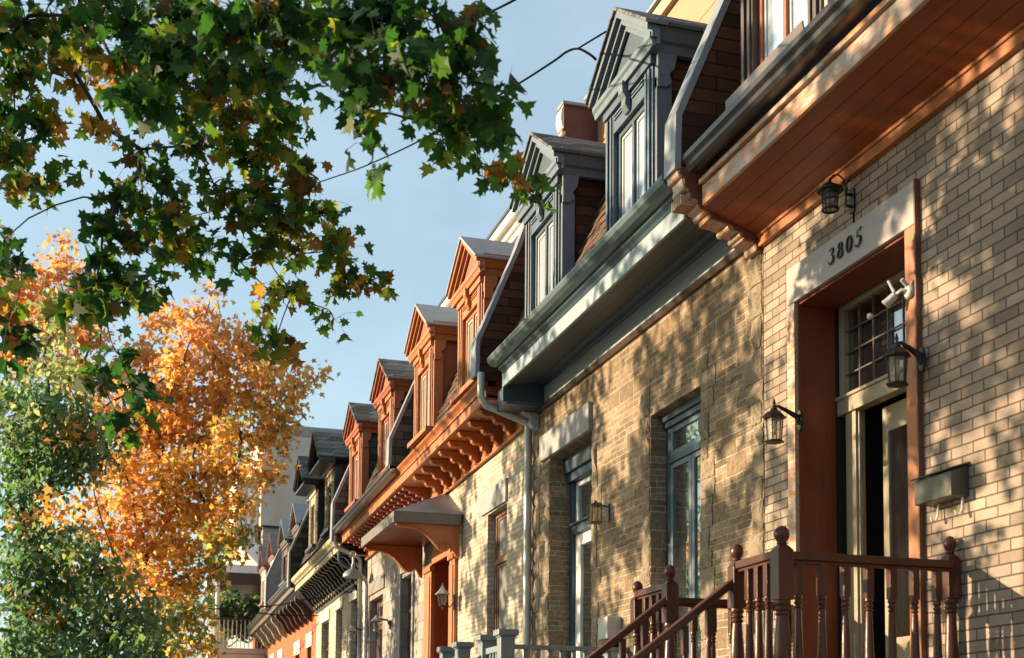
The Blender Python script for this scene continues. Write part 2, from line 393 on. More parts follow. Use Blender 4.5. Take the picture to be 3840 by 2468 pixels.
def window(parent, x0, x1, y, z0, z1, fw, fm, pm, cols=1, transom=None, name='window_frame', fd=.06, sash=None, sashm=None, mull=.045):
    """frame set into an opening at depth y; panes are children of the frame"""
    f = MB()
    f.box(x0, x0+fw, y-fd, y, z0, z1).box(x1-fw, x1, y-fd, y, z0, z1).box(x0+fw, x1-fw, y-fd, y, z1-fw, z1).box(x0+fw, x1-fw, y-fd, y, z0, z0+fw)
    lights = []
    zb, ztop = z0+fw, z1-fw
    if transom:
        f.box(x0+fw, x1-fw, y-fd, y+.012, transom-.035, transom+.035); lights.append((x0+fw, x1-fw, transom+.035, ztop)); ztop = transom-.035
    w = (x1-x0-2*fw)/cols
    for i in range(cols):
        a, b = x0+fw+w*i, x0+fw+w*(i+1)
        if i > 0: f.box(a-mull/2, a+mull/2, y-fd, y+.008, zb, ztop); a += mull/2
        if i < cols-1: b -= mull/2
        lights.append((a, b, zb, ztop))
    fo = f.build(name, fm, parent, .004)
    for a, b, c, d in lights:
        s = sash or .03
        m = MB(); yy = y-.018
        m.box(a, a+s, yy-.03, yy, c, d).box(b-s, b, yy-.03, yy, c, d).box(a+s, b-s, yy-.03, yy, d-s, d).box(a+s, b-s, yy-.03, yy, c, c+s)
        m.build('sash', sashm or fm, parent if fo.parent and fo.parent.parent else fo, .003)
        p = MB().box(a+s, b-s, yy-.022, yy-.014, c+s, d-s)
        p.build('pane', pm, parent if fo.parent and fo.parent.parent else fo)
    return fo

def dormer(root, xc, st, hw=.55, y=.4, z0=6.2, zh=7.42, ze=7.74, za=8.24, po=.09, over=.17, back=-1.4, win=None, keystone=True, side=None, apron=None, style='pediment'):
    """gabled dormer; st = dict of materials. Its pieces hang under the one 'dormer' part."""
    xa, xb = xc-hw, xc+hw
    pw = .17
    d = MB()
    for s, x in ((1, xa), (-1, xb)):
        x_in = x+s*pw
        d.box(x, x_in, y-.10, y, z0, zh+.02)
        d.box(x+s*.03, x+s*.075, y, y+.022, z0+.02, zh)          # raised fillets
        d.box(x+s*.115, x+s*.15, y, y+.016, z0+.02, zh)
    d.box(xa+pw, xb-pw, y-.10, y-.004, zh-.17, zh+.02)
    d.box(xa-.02, xb+.02, y-.12, y+.03, zh+.02, zh+.10)           # architrave
    do = d.build('dormer', st['frame'], root, .005)
    # corner pilasters seen from the side
    for s, x in ((-1, xa), (1, xb)):
        c = MB(); c.box(x, x+s*.045, y-.16, y-.02, z0, zh-.1)
        c.prism([(y-.02, zh+.1), (y-.20, zh+.1), (y-.18, zh-.02), (y-.13, zh-.08), (y-.15, zh-.16), (y-.10, zh-.2), (y-.02, zh-.2)], 'x', x, x+s*.07)
        c.build('corner_bracket', st['trim'], do, .004)
    # cheeks
    for a_ in (xa+.02, xb-.06): MB().box(a_, a_+.04, back, y-.101, z0-.3, zh+.1).build('side_panel', st['side'], do)
    # cornice: front bed + returns along the eaves
    e = MB()
    zb = zh+.10
    prof = lambda s, x: [(x, zb), (x+s*.06, zb), (x+s*.075, zb+.07), (x+s*.11, zb+.085), (x+s*(over-.02), zb+.15), (x+s*over, zb+.17), (x+s*over, ze+.02), (x, ze+.02)]
    for s, x in ((-1, xa), (1, xb)): e.prism(prof(s, x), 'y', back, y+.03)
    fp = [(y+.03, zb), (y+.06, zb), (y+.075, zb+.05), (y+po, zb+.07), (y+po, zb+.12), (y+.03, zb+.12)]
    e.prism(fp, 'x', xa-over+.02, xb+over-.02)
    e.build('cornice', st['trim'], do, .004)
    # pediment: rakes and tympanum
    r = MB(); zt = zb+.12
    hx = hw+over
    def rake(s, o0, o1, y0, y1):
        # band between the sloping lines lowered by o0..o1
        sl = (za-ze)/hx
        A = lambda x, o: (xc+s*x, za-sl*x-o)
        r.prism([A(0, o0), A(hx, o0), A(hx, o1), A(0, o1)], 'y', y0, y1)
    for s in (-1, 1):
        rake(s, .035, .10, y, y+po+.03); rake(s, .10, .155, y, y+po-.015); rake(s, .155, .21, y, y+.03)
    r.build('pediment', st['trim'], do, .003)
    t = MB().prism([(xc-hw-.02, zt-.02), (xc+hw+.02, zt-.02), (xc+hw*.9, ze-.02), (xc, za-.13), (xc-hw*.9, ze-.02)], 'y', y-.08, y-.01)
    t.build('tympanum', st['tymp'], do)
    # roof
    f = MB(); sl = (za-ze)/hx
    for s in (-1, 1):
        f.prism([(xc, za), (xc+s*(hx+.03), za-sl*(hx+.03)), (xc+s*(hx+.03), za-sl*(hx+.03)-.03), (xc, za-.034)], 'y', back-.4, y+po+.055)
    f.build('dormer_roof', st['roof'], do)
    if keystone:
        q = MB()
        q.prism([(y, zh+.12), (y+.085, zh+.12), (y+.08, zh+.02), (y+.05, zh-.03), (y+.055, zh-.09), (y+.02, zh-.15), (y, zh-.15)], 'x', xc-.05, xc+.05)
        for i in range(2): q.box(xa+pw+.03, xc-.09, y-.004, y+.012, zh-.06+i*.035, zh-.045+i*.035).box(xc+.09, xb-pw-.03, y-.004, y+.012, zh-.06+i*.035, zh-.045+i*.035)
        q.build('keystone', st['trim'], do, .003)
    # window
    w = win or {}
    f2 = window(do, xa+pw, xb-pw, y-.05, z0+.03, zh-.17, .05, st['wframe'], st['pane'], cols=w.get('cols', 2), name='window_frame', sash=.028, sashm=st.get('sash'))
    sl_ = MB().box(xa-.05, xb+.05, y-.08, y+.10, z0-.04, z0+.03)
    sl_.build('sill', st['trim'], do, .004)
    if apron: apron(do)
    return do

def mansard(root, x0, x1, m, y0=.44, z0=6.02, y1=-.36, z1=8.05):
    b = MB().prism([(y0, z0), (y1, z1), (-8.0, z1+.12), (-8.0, z0)], 'x', x0, x1)
    o = b.build('mansard_roof', m, root)
    # overlapping ragged slates on the steep face
    s = MB(); n = 15
    for r_ in range(n):
        t = r_/n; yb = y0+(y1-y0)*t; zb = z0+(z1-z0)*t
        x = x0+random.uniform(0, .1)
        while x < x1-.05:
            w = random.uniform(.17, .24); xe = min(x+w-.008, x1)
            L = .165+random.uniform(-.02, .012); lift = .018+random.uniform(0, .016)
            yt = yb+(y1-y0)*L/2.2; zt = zb+(z1-z0)*L/2.2
            s.add([(x, yb+lift, zb-.01), (xe, yb+lift+random.uniform(-.006, .006), zb-.01), (xe, yt+.004, zt), (x, yt+.004, zt),
                   (x, yb+lift-.01, zb-.014), (xe, yb+lift-.01, zb-.014)], [(0, 1, 2, 3), (0, 4, 5, 1)])
            x += w
    s.build('slate', m, o)
    return o
def gutter(x0, x1, y=.60, z=5.90, m='guttermet', root=None, k=0, xk=0, h=.12):
    p = [(y-.02, z+h), (y-.02, z), (y+.055, z), (y+.075, z+.03), (y+.075, z+h*.55), (y+.105, z+h*.72), (y+.105, z+h+.012), (y+.092, z+h+.012), (y+.092, z+h*.76), (y+.062, z+h*.6), (y+.062, z+.03), (y+.045, z+.012), (y-.008, z+.012), (y-.008, z+h)]
    b = MB().prism(p, 'x', x0, x1)
    if k: b.skew(xk, k)
    return b.build('gutter', M[m], root, .003)
def party_wall(root, x0, x1, face, cap, z0=5.95, zt=8.5):
    prof = [(.70, z0), (.69, 6.37), (.21, 7.52), (-.13, zt), (-3.0, zt+.05), (-3.0, z0)]
    w = MB().prism(prof, 'x', x0+.012, x1-.012).build('party_wall', face, root)
    c = MB(); e = [(.70, z0), (.69, 6.37), (.21, 7.52), (-.13, zt), (-3.0, zt+.05)]
    out = [(y+.03 if i < 4 else y, z+(.0 if i == 0 else .012 if i < 4 else .03)) for i, (y, z) in enumerate(e)]
    inn = [(y-.02, z-(0 if i == 0 else .004)) for i, (y, z) in enumerate(e)]
    for i in range(4):
        c.prism([inn[i], out[i], out[i+1], inn[i+1]], 'x', x0, x1)
    c.build('coping', cap, w)
    return w
def flat_body(root, x0, x1, m, y=-.45, zt=5.6):
    return MB().box(x0, x1, -8.0, y, .02, zt).build('house_body', m, root)

# =================================================================== near house (number 3805)
H1 = thing('row_house', (6.0, 0, 0), 'brick house with wide varnished wooden eaves and a deep wood-framed doorway', 'house', 'row houses along the street')
X0, X1 = 2.2, 8.70
DX0, DX1, DZ = 6.80, 8.18, 4.815
w = wall(X0, X1, .02, 5.42, 0, .32, [(6.70, 8.30, 1.78, 5.085)])
w.build('wall', M['brick_near'], H1)
MB().box(X0, X1, -8, -.95, .02, 5.9).build('house_body', M['dark'], H1)
MB().box(X0, X1, -.95, .02, 5.56, 6.0).box(X0, X1, .02, .30, 5.72, 6.0).box(8.702, 8.728, -.4, -.06, .02, 5.5).box(X0, X1, .30, .498, 5.83, 6.0).build('eave_backing', M['dkbrown'], H1)
MB().box(X0, X1, .002, .045, 5.418, 5.51).box(X0, X1, .045, .06, 5.49, 5.515).build('frieze_board', M['orange'], H1, .004)
sf = MB(); boards_x(sf, .047, 5.512, .50, 5.668, .03, X0, 8.70, 4); sf.build('soffit', M['soffit_wood'], H1)
MB().box(X0, 8.66, .50, .53, 5.662, 5.812).build('fascia', M['fascia_sheen_worn'], H1, .004)
MB().box(X0, 8.66, .50, .56, 5.822, 5.86).build('crown_board', M['fascia_sheen_worn'], H1, .006)
MB().box(X0, 8.66, .50, .535, 5.866, 6.0).build('crown_backing', M['dkbrown'], H1)
gutter(X0, 8.66, .585, 5.90, 'guttermet', H1)
mansard(H1, X0, 8.70, M['slate'])
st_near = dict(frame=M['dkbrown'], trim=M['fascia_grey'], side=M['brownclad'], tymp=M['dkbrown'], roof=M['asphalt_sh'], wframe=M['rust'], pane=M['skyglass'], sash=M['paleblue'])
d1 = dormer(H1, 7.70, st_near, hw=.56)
ap = MB(); ap.prism([(7.13, 6.06), (8.30, 6.06), (8.30, 6.30), (7.19, 6.30)], 'y', .50, .512)
ap.build('apron_flashing', M['bronze'], d1)
# carved console under the party wall
pw = party_wall(H1, 8.71, 8.92, M['brownclad'], M['capmetal'])
cs = MB()
cp = [(-.02, 5.40), (.05, 5.40), (.06, 5.455), (.16, 5.47), (.17, 5.525), (.235, 5.535), (.25, 5.565), (.44, 5.60), (.455, 5.655), (.53, 5.675), (.545, 5.73), (.60, 5.745), (.61, 5.80), (.655, 5.82), (.665, 5.90), (.70, 5.92), (.70, 5.965), (-.02, 5.965)]
cs.prism(cp, 'x', 8.735, 8.91)
for yy, zz, r_ in ((.17, 5.51, .022), (.26, 5.56, .03), (.46, 5.66, .028), (.55, 5.735, .026), (.63, 5.82, .03), (.675, 5.915, .024)):
    cs.tube([(8.722, yy, zz), (8.922, yy, zz)], r_, 10)
for i in range(5): cs.box(8.76+i*.04, 8.78+i*.04, .5, .66, 5.70+.0, 5.78)
cs.build('console', M['fascia_sheen_worn'], H1, .004)
MB().prism([(y_*.985, z_+.004) for y_, z_ in cp], 'x', 8.712, 8.734).build('console_side', M['umber'], H1)
# door surround
fr = MB()
fr.box(6.69, 8.285, .0, .035, DZ, 5.085)
fo = fr.build('lintel_board', M['fascia_grey'], H1, .004)
MB().box(8.18, 8.285, 0, .034, 1.78, DZ-.003).build('jamb_board', M['fascia_sheen_worn'], H1, .004)
MB().box(6.70, 6.80, 0, .034, 1.78, DZ-.003).build('jamb_board', M['orange_v'], H1, .004)
rv = MB(); rv.box(8.18, 8.30, -.30, -.002, 1.78, DZ); rv.box(6.69, 6.80, -.30, -.002, 1.78, DZ); rv.box(6.8, 8.18, -.30, -.002, DZ-.02, DZ+.1)
rv.build('reveal_lining', M['brown_door'], H1, .003)
MB().box(6.676, 6.69, -.005, .04, 1.9, 5.09).build('side_trim', M['umber'], H1)
MB().box(6.6, 8.32, -.95, -.30, 1.4, 1.78).build('threshold', M['concrete'], H1)
# inner vestibule: dark sides, transom light, inner door
MB().box(8.18, 8.35, -.95, -.302, 1.78, DZ+.2).box(6.60, 6.80, -.95, -.302, 1.78, DZ+.2).box(6.80, 8.18, -.95, -.302, 4.86, 5.1).box(6.8, 8.18, -.948, -.93, 1.78, 4.86).build('vestibule', M['dark'], H1)
tr = MB(); ty = -.33
tr.box(6.80, 8.18, ty-.07, ty+.02, 4.00, 4.11).box(6.80, 8.18, ty-.05, ty+.035, 4.11, 4.135).box(6.80, 8.18, ty-.06, ty, 4.77, 4.815)
tr.box(8.12, 8.18, ty-.06, ty, 4.135, 4.77).box(6.80, 6.86, ty-.06, ty, 4.135, 4.77)
to = tr.build('transom_frame', M['postbronze'], H1, .004)
g = MB()
for i in range(1, 7): x = 6.86+1.26*i/7; g.box(x-.0045, x+.0045, ty-.034, ty-.018, 4.135, 4.77)
for i in range(1, 4): z = 4.135+.635*i/4; g.box(6.86, 8.12, ty-.033, ty-.019, z-.0045, z+.0045)
g.build('glazing_bar', M['bronze'], to)
MB().box(6.86, 8.12, ty-.05, ty-.044, 4.135, 4.77).build('pane', M['clearpane'], to)
bl = MB()
for i in range(13): z = 4.16+i*.047; bl.box(6.9, 7.72, ty-.085, ty-.06, z, z+.03)
bl.build('blind', M['cream'], to)
dp = MB(); dp.box(7.97, 8.10, ty-.08, ty, 1.78, 4.0).box(7.955, 7.968, ty-.05, ty-.02, 1.78, 4.0)
dpo = dp.build('door_post', M['postbronze'], H1, .004)
dd = MB(); dy = -.44
dd.box(7.735, 7.80, dy-.05, dy, 1.78, 3.98).box(6.82, 6.92, dy-.05, dy, 1.78, 3.98).box(6.92, 7.735, dy-.05, dy, 3.80, 3.98).box(6.92, 7.735, dy-.05, dy, 1.78, 2.28).box(6.92, 7.735, dy-.05, dy-.01, 2.28, 2.36)
ddo = dd.build('inner_door', M['postbronze'], H1, .004)
MB().box(6.92, 7.735, dy-.020, dy-.014, 2.36, 3.80).build('pane', M['clearpane'], ddo)
cu = MB()
n = 40
pts = [(6.93+.80*i/n, dy-.042+.007*math.sin(i*1.3)) for i in range(n+1)]
cu.prism([(x, y) for x, y in pts]+[(x, y-.003) for x, y in pts[::-1]], 'z', 2.37, 3.79)
cu.build('curtain', M['curtain'], ddo)
# house number: brushed figures 3 8 0 5, sloping, thick and thin
def digit_strokes(ch):
    if ch == '0': return [[(.5+.34*math.sin(t), .5+.5*math.cos(t), .05+.06*abs(math.sin(t))) for t in np.linspace(0, 2*PI, 25)]]
    if ch == '8': return [[(.5+.25*math.sin(t), .76+.23*math.cos(t), .04+.05*abs(math.sin(t))) for t in np.linspace(0, 2*PI, 21)], [(.5+.33*math.sin(t), .27+.27*math.cos(t), .045+.06*abs(math.sin(t))) for t in np.linspace(0, 2*PI, 21)]]
    if ch == '3': return [[(.16, .86, .06), (.26, .96, .05), (.5, 1.0, .05), (.70, .93, .07), (.74, .78, .09), (.62, .62, .06), (.42, .56, .04), (.66, .50, .06), (.82, .32, .11), (.74, .10, .09), (.5, -.02, .06), (.24, .02, .06), (.12, .16, .08)]]
    return [[(.86, 1.08, .07), (.62, .97, .05), (.34, .98, .05), (.30, .58, .045), (.54, .64, .05), (.78, .52, .09), (.84, .28, .11), (.70, .06, .08), (.44, -.04, .06), (.2, .04, .07), (.16, .16, .07)]]
for i, ch in enumerate('3805'):
    b = MB(); h = .105
    xl = 7.69-i*.112; zl = 4.905
    for stt in digit_strokes(ch):
        P = [(xl-.085*p[0]-.25*h*p[1]*.35, .044, zl+h*p[1]) for p in stt]
        b.tube(P, [max(.0035, p[2]*.085) for p in stt], 6)
    b.build('number_figure', M['iron'], fo)

# lanterns, mailbox, floodlight on the near house
def carriage_lantern(name, x, y, z, label, mm='iron', s=1.0, wally=.03):
    """six-sided hanging lantern: z is the middle of the glass, wall plate at wally"""
    t = thing(name, (x, wally, z), label, 'lamp', WL)
    b = MB()
    for k in range(6):
        a = k*PI/3+.3; b.tube([(x+.05*s*math.cos(a), y+.05*s*math.sin(a), z-.085*s), (x+.062*s*math.cos(a), y+.062*s*math.sin(a), z+.075*s)], .005*s, 5)
    b.lathe([(.066*s, 0), (.072*s, .006), (.066*s, .014)], (x, y, z-.10*s), 6, .3)
    fr = b.build('cage', M[mm], t)
    MB().lathe([(.045*s, 0), (.056*s, .15*s)], (x, y, z-.083*s), 6, .3).build('glass', M['lampglass'], t)
    MB().lathe([(.085*s, 0), (.088*s, .008), (.055*s, .04*s), (.03*s, .055*s), (.026*s, .07*s), (.012*s, .08*s), (.008*s, .10*s), (.013*s, .11*s), (.003*s, .145*s)], (x, y, z+.075*s), 6, .3).build('hood', M[mm], t)
    MB().lathe([(.008*s, .06*s), (.012*s, .02*s), (.022*s, -.01*s), (.018*s, -.035*s), (.004*s, -.045*s)], (x, y, z), 10).build('bulb', M['white'], t)
    a = MB()
    a.tube([(x, y, z+.16*s), (x-.0, y-.03, z+.165*s), (x, (y+wally)/2, z+.135*s), (x, wally+.03, z+.10*s), (x, wally+.012, z+.05*s)], [.008*s, .011*s, .016*s, .022*s, .02*s], 8)
    a.build('arm', M[mm], t)
    MB().prism([(x+.035*s*math.cos(k*PI/8), z+.075*s+.075*s*math.sin(k*PI/8)) for k in range(16)], 'y', wally, wally+.016).build('wall_plate', M[mm], t, .003)
    return t
carriage_lantern('wall_lantern', 6.63, .21, 3.87, 'black carriage lantern on the near jamb of the brick doorway, below the floodlight')
carriage_lantern('wall_lantern', 8.10, .24, 3.85, 'black carriage lantern on the far jamb of the brick doorway, beside the stone house')
# barrel lantern above the lintel
bx, by, bz = 7.43, .175, 5.265
t = thing('wall_lantern', (bx, 0, bz), 'black barrel-shaped lantern with barred glass hanging under the varnished eaves above the number board', 'lamp', WL)
b = MB()
for k in range(10):
    a = k*PI/5; b.tube([(bx+.049*math.cos(a), by+.049*math.sin(a), bz-.085), (bx+.056*math.cos(a), by+.056*math.sin(a), bz+.045)], .0038, 5)
for zz, rr in ((-.085, .052), (-.02, .053), (.02, .055)): b.tube([(bx+rr*math.cos(k*PI/10), by+rr*math.sin(k*PI/10), bz+zz) for k in range(21)], .005 if zz > -.05 else .009, 6)
b.build('cage', M['iron'], t)
MB().lathe([(.044, -.08), (.051, .045)], (bx, by, bz), 16).build('glass', M['lampglass'], t)
MB().lathe([(.088, 0), (.09, .006), (.06, .03), (.03, .05), (.012, .056), (.009, .09)], (bx, by, bz+.042), 20).build('hood', M['iron'], t)
a = MB(); a.tube([(bx, by, bz+.12), (bx, by-.02, bz+.15), (bx, by-.06, bz+.165), (bx, by-.10, bz+.14), (bx, by-.118, bz+.06), (bx, by-.12, bz-.04)], .006, 8)
a.tube([(bx, .045, bz+.06), (bx, .05, bz+.11), (bx, .03, bz+.14), (bx, .016, bz+.13)], .005, 6)
a.build('arm', M['iron'], t)
MB().box(bx-.03, bx+.03, 0, .014, bz-.085, bz+.075).box(bx-.012, bx+.012, .014, .055, bz-.05, bz-.035).box(bx-.012, bx+.012, .014, .055, bz+.03, bz+.045).build('wall_plate', M['iron'], t, .003)
MB().tube([(bx-.01, .006, bz-.085), (bx-.012, .006, bz-.17)], .006, 6).build('cable', M['wire'], t)
# mailbox
t = thing('mailbox', (6.42, 0, 3.1), 'slim metal mailbox with sloping lid fixed to the brick beside the doorway', 'mailbox')
MB().prism([(.004, 3.04), (.125, 3.04), (.125, 3.185), (.004, 3.225)], 'x', 6.245, 6.60).build('box', M['mailbox'], t, .006)
MB().prism([(.002, 3.228), (.145, 3.187), (.147, 3.196), (.002, 3.242)], 'x', 6.235, 6.608).build('lid', M['guttermet'], t, .003)
h = MB()
for x in (6.50, 6.27): h.tube([(x, .03, 3.04), (x, .035, 2.97), (x, .05, 2.935), (x, .075, 2.94), (x, .08, 2.96)], .006, 6)
h.build('paper_hook', M['white'], t)
# floodlight
t = thing('floodlight', (6.74, .03, 4.40), 'white twin-head floodlight with motion sensor on the near door jamb', 'lamp')
MB().lathe([(.045, 0), (.045, .02), (.03, .03)], (0, 0, 0), 14).xf(Matrix.Translation((6.74, .036, 4.40)) @ Matrix.Rotation(-PI/2, 4, 'X')).build('wall_plate', M['meter'], t)
MB().lathe([(.022, 0), (.026, .01), (.026, .04), (.031, .08), (.032, .084), (.028, .086)], (0, 0, 0), 14).xf(Matrix.Translation((6.80, .10, 4.395)) @ Vector((.55, .45, -.55)).to_track_quat('Z', 'Y').to_matrix().to_4x4()).build('lamp_head', M['meter'], t)
hd = MB(); hd.tube([(6.74, .05, 4.40), (6.75, .09, 4.41), (6.80, .10, 4.395)], .012, 8); hd.tube([(6.74, .05, 4.43), (6.735, .10, 4.47)], .014, 8); hd.tube([(6.80, .11, 4.41), (6.86, .11, 4.50)], .010, 8)
hd.build('bracket', M['meter'], t)
sn = MB().lathe([(.004, -.02), (.016, -.014), (.02, 0), (.016, .014), (.004, .02)], (6.93, .20, 4.29), 12); sn.build('sensor', M['meter'], t)
# =================================================================== blue-trimmed stone house
H2 = thing('row_house', (11.7, 0, 0), 'rough buff stone house with slate blue cornice and two blue gabled dormers', 'house', 'row houses along the street')
X0, X1 = 8.735, 14.56
LO = (12.49, 13.88, 1.5, 4.885); RO = (9.85, 10.93, 1.95, 4.655)
ws = wall(X0, X1, .02, 5.60, -.012, .42, [LO, RO], None)
ws.build('wall', M['stone'], H2)
MB().box(X0, X1, -8, -.9, .02, 5.9).build('house_body', M['dark'], H2)
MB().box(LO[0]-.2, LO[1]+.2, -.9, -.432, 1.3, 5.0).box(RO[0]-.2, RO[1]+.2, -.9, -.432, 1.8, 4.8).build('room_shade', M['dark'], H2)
# rough quoins round the openings and along the party joint
def quoins(xe, s, z0, z1, reveal=.2):
    z = z0; q = MB()
    while z < z1-.05:
        h = random.choice((.168, .168, .252, .336)); h = min(h, z1-z)
        w = random.uniform(.12, .30)
        x1_ = xe+s*w; pr = random.uniform(.004, .022); e = random.uniform(-.022, .006)
        a, b_ = sorted((xe-s*e, x1_))
        n = 6; vs = []; fs = []
        # rock-faced block: bulging front
        for i in range(n+1):
            for j in range(4):
                u, v = i/n, j/3
                x = a+(b_-a)*u; zz = z+.006+(h-.012)*v
                edge = 1 if 0 < i < n and 0 < j < 3 else .0
                jit = random.uniform(-.012, .012) if i in (0, n) else 0
                vs.append((x+jit, -.011+(.006 if not edge else pr+random.uniform(0, .022)), zz+random.uniform(-.006, .006)))
        for i in range(n):
            for j in range(3): fs.append((i*4+j, i*4+j+1, (i+1)*4+j+1, (i+1)*4+j))
        q.add(vs, fs)
        z += h
    q.build('quoin', M['quoin'], H2)
quoins(LO[1], 1, 1.5, LO[3]-.01); quoins(RO[1], 1, 1.9, RO[3]+.3); quoins(RO[0], -1, 1.9, RO[3]+.25); quoins(LO[0], -1, 2.4, LO[3])
quoins(14.52, -1, .8, 5.5); quoins(8.74, 1, .8, 5.45)
# cornice
MB().box(9.0, 14.40, -.01, .035, 5.545, 5.735).build('frieze_board', M['greyblue'], H2, .005)
MB().prism([(-.01, 5.50), (.02, 5.50), (.045, 5.545), (-.01, 5.545)], 'x', 9.0, 14.4).build('bed_mould', M['dkbrown'], H2)
MB().prism([(-.01, 5.738), (.035, 5.738), (.05, 5.76), (.10, 5.77), (.14, 5.80), (.16, 5.86), (-.01, 5.86)], 'x', 9.0, 14.10).build('cove_mould', M['teal'], H2)
sf = MB(); boards_x(sf, .13, 5.785, .50, 5.705, .03, 9.0, 13.97, 2); sf.build('soffit', M['soffitblue'], H2)
MB().box(8.99, 10.86, .50, .53, 5.695, 5.845).box(10.865, 12.55, .50, .528, 5.697, 5.845).box(12.556, 13.97, .50, .531, 5.694, 5.845).build('fascia', M['greyblue'], H2, .004)
MB().prism([(.40, 5.848), (.53, 5.848), (.545, 5.875), (.575, 5.90), (.585, 5.93), (.40, 5.93)], 'x', 8.99, 13.99).build('crown_mould', M['teal'], H2)
MB().box(8.99, 14.0, .2, .50, 5.80, 6.0).build('eave_backing', M['teal'], H2)
p = [(.55, 6.02), (.55, 5.945), (.60, 5.925), (.66, 5.93), (.70, 5.96), (.715, 6.0), (.715, 6.02), (.70, 6.025), (.69, 6.0), (.66, 5.955), (.60, 5.945), (.565, 5.96), (.565, 6.02)]
MB().prism(p, 'x', 8.99, 14.02).build('gutter', M['guttteal'], H2, .003)
rt = MB(); rt.box(13.98, 14.02, -.01, .53, 5.53, 5.93).box(14.02, 14.42, -.01, .47, 5.52, 5.60).box(14.02, 14.40, .03, .47, 5.60, 5.75)
rt.build('cornice_return', M['teal'], H2, .006)
cs = MB(); cs.prism([(-.01, 5.32), (.06, 5.34), (.10, 5.40), (.08, 5.46), (.20, 5.52), (-.01, 5.52)], 'x', 14.30, 14.42)
cs.build('console', M['paleblue'], H2, .006)
mansard(H2, 8.985, 14.45, M['slate'])
party_wall(H2, 14.47, 14.68, M['brownclad'], M['capmetal'])
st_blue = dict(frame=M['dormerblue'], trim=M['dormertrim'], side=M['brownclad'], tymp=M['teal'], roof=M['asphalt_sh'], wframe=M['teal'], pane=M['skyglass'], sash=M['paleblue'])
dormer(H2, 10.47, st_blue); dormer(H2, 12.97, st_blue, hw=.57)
# lintel and windows
MB().box(12.49, 14.15, -.02, .035, 4.888, 5.19).build('window_lintel', M['lintel'], H2, .01)
fw = MB(); y = -.27
fw.box(LO[0], LO[1], y-.12, y+.10, 4.70, 4.885).box(LO[0], LO[1], y-.12, y+.06, 4.60, 4.70)
fw.box(13.78, 13.88, y-.12, y+.02, 1.5, 4.60).box(12.49, 12.58, y-.12, y+.02, 1.5, 4.60).box(12.58, 13.78, y-.10, y+.03, 3.99, 4.09).box(12.58, 13.78, y-.08, y+.06, 4.09, 4.115)
dfo = fw.build('door_frame', M['teal'], H2, .006)
s = MB(); s.box(13.70, 13.78, y-.06, y-.02, 4.115, 4.60).box(12.58, 12.66, y-.06, y-.02, 4.115, 4.60).box(12.66, 13.70, y-.06, y-.02, 4.54, 4.60).box(12.66, 13.7, y-.06, y-.02, 4.115, 4.15)
s.build('transom_sash', M['paleblue'], dfo, .004)
MB().box(12.66, 13.70, y-.05, y-.045, 4.15, 4.54).build('pane', M['darkglass'], dfo)
dl = MB(); dl.box(13.62, 13.78, y-.07, y-.02, 1.5, 3.99).box(12.58, 12.72, y-.07, y-.02, 1.5, 3.99).box(12.72, 13.62, y-.07, y-.02, 3.86, 3.99).box(12.72, 13.62, y-.07, y-.02, 1.5, 1.9)
dlo = dl.build('door_leaf', M['white'], H2, .005)
MB().box(12.72, 13.62, y-.05, y-.04, 1.9, 3.86).build('pane', M['darkglass'], dlo)
y = -.16
fw = MB(); fw.box(RO[0], RO[1], y-.1, y+.05, 4.585, 4.655).box(RO[0], RO[1], y-.1, y+.025, 4.53, 4.585)
fw.box(10.85, 10.93, y-.1, y, 1.95, 4.53).box(9.85, 9.93, y-.1, y, 1.95, 4.53).box(9.93, 10.85, y-.08, y+.01, 4.195, 4.26)
wfo = fw.build('window_frame', M['teal'], H2, .005)
s = MB()
for a, b_, c, d in ((9.93, 10.85, 4.26, 4.53), (9.93, 10.385, 2.0, 4.195), (10.395, 10.85, 2.0, 4.195)):
    s.box(a, a+.055, y-.05, y-.01, c, d).box(b_-.055, b_, y-.05, y-.01, c, d).box(a+.055, b_-.055, y-.05, y-.01, d-.05, d).box(a+.055, b_-.055, y-.05, y-.01, c, c+.05)
s.build('casement', M['dormertrim'], wfo, .004)
MB().box(9.98, 10.8, y-.035, y-.028, 4.3, 4.49).box(9.98, 10.34, y-.035, y-.028, 2.04, 4.15).box(10.44, 10.80, y-.035, y-.028, 2.04, 4.15).build('pane', M['darkglass'], wfo)
# downspouts at the left corner (one per gutter)
d = MB(); d.tube([(14.46, .66, 5.98), (14.46, .66, 5.70), (14.46, .60, 5.60), (14.47, .10, 5.44), (14.47, .07, 5.38), (14.48, .065, .2)], .045, 10)
d.build('downspout', M['zinc'], H2)
# box lamp and meter on the stone front
t = thing('wall_lantern', (12.03, 0, 3.93), 'small square brass lantern on the stone wall between two blue windows', 'lamp', WL)
b = MB()
for sx in (-1, 1):
    for sy in (0, 1): b.box(12.01+sx*.052-.005, 12.01+sx*.052+.005, .085+sy*.10-.005, .085+sy*.10+.005, 3.83, 3.99)
b.box(11.95, 12.07, .075, .195, 3.818, 3.832)
b.build('cage', M['bronze'], t)
MB().box(11.965, 12.055, .09, .18, 3.835, 3.985).build('glass', M['lampglass'], t)
MB().prism([(.065, 3.99), (.205, 3.99), (.165, 4.02), (.105, 4.02)], 'x', 11.94, 12.08).box(11.99, 12.03, .115, .155, 4.02, 4.045).build('hood', M['bronze'], t, .004)
MB().box(11.97, 12.05, -.012, .006, 3.85, 4.02).box(12.0, 12.02, .006, .08, 3.99, 4.005).build('wall_plate', M['bronze'], t, .003)
t = thing('electric_meter', (11.78, 0, 2.7), 'grey electric meter box on the stone wall above the slate grey railing', 'meter')
MB().box(11.66, 11.92, -.02, .135, 2.64, 2.86).build('box', M['meter'], t, .012)
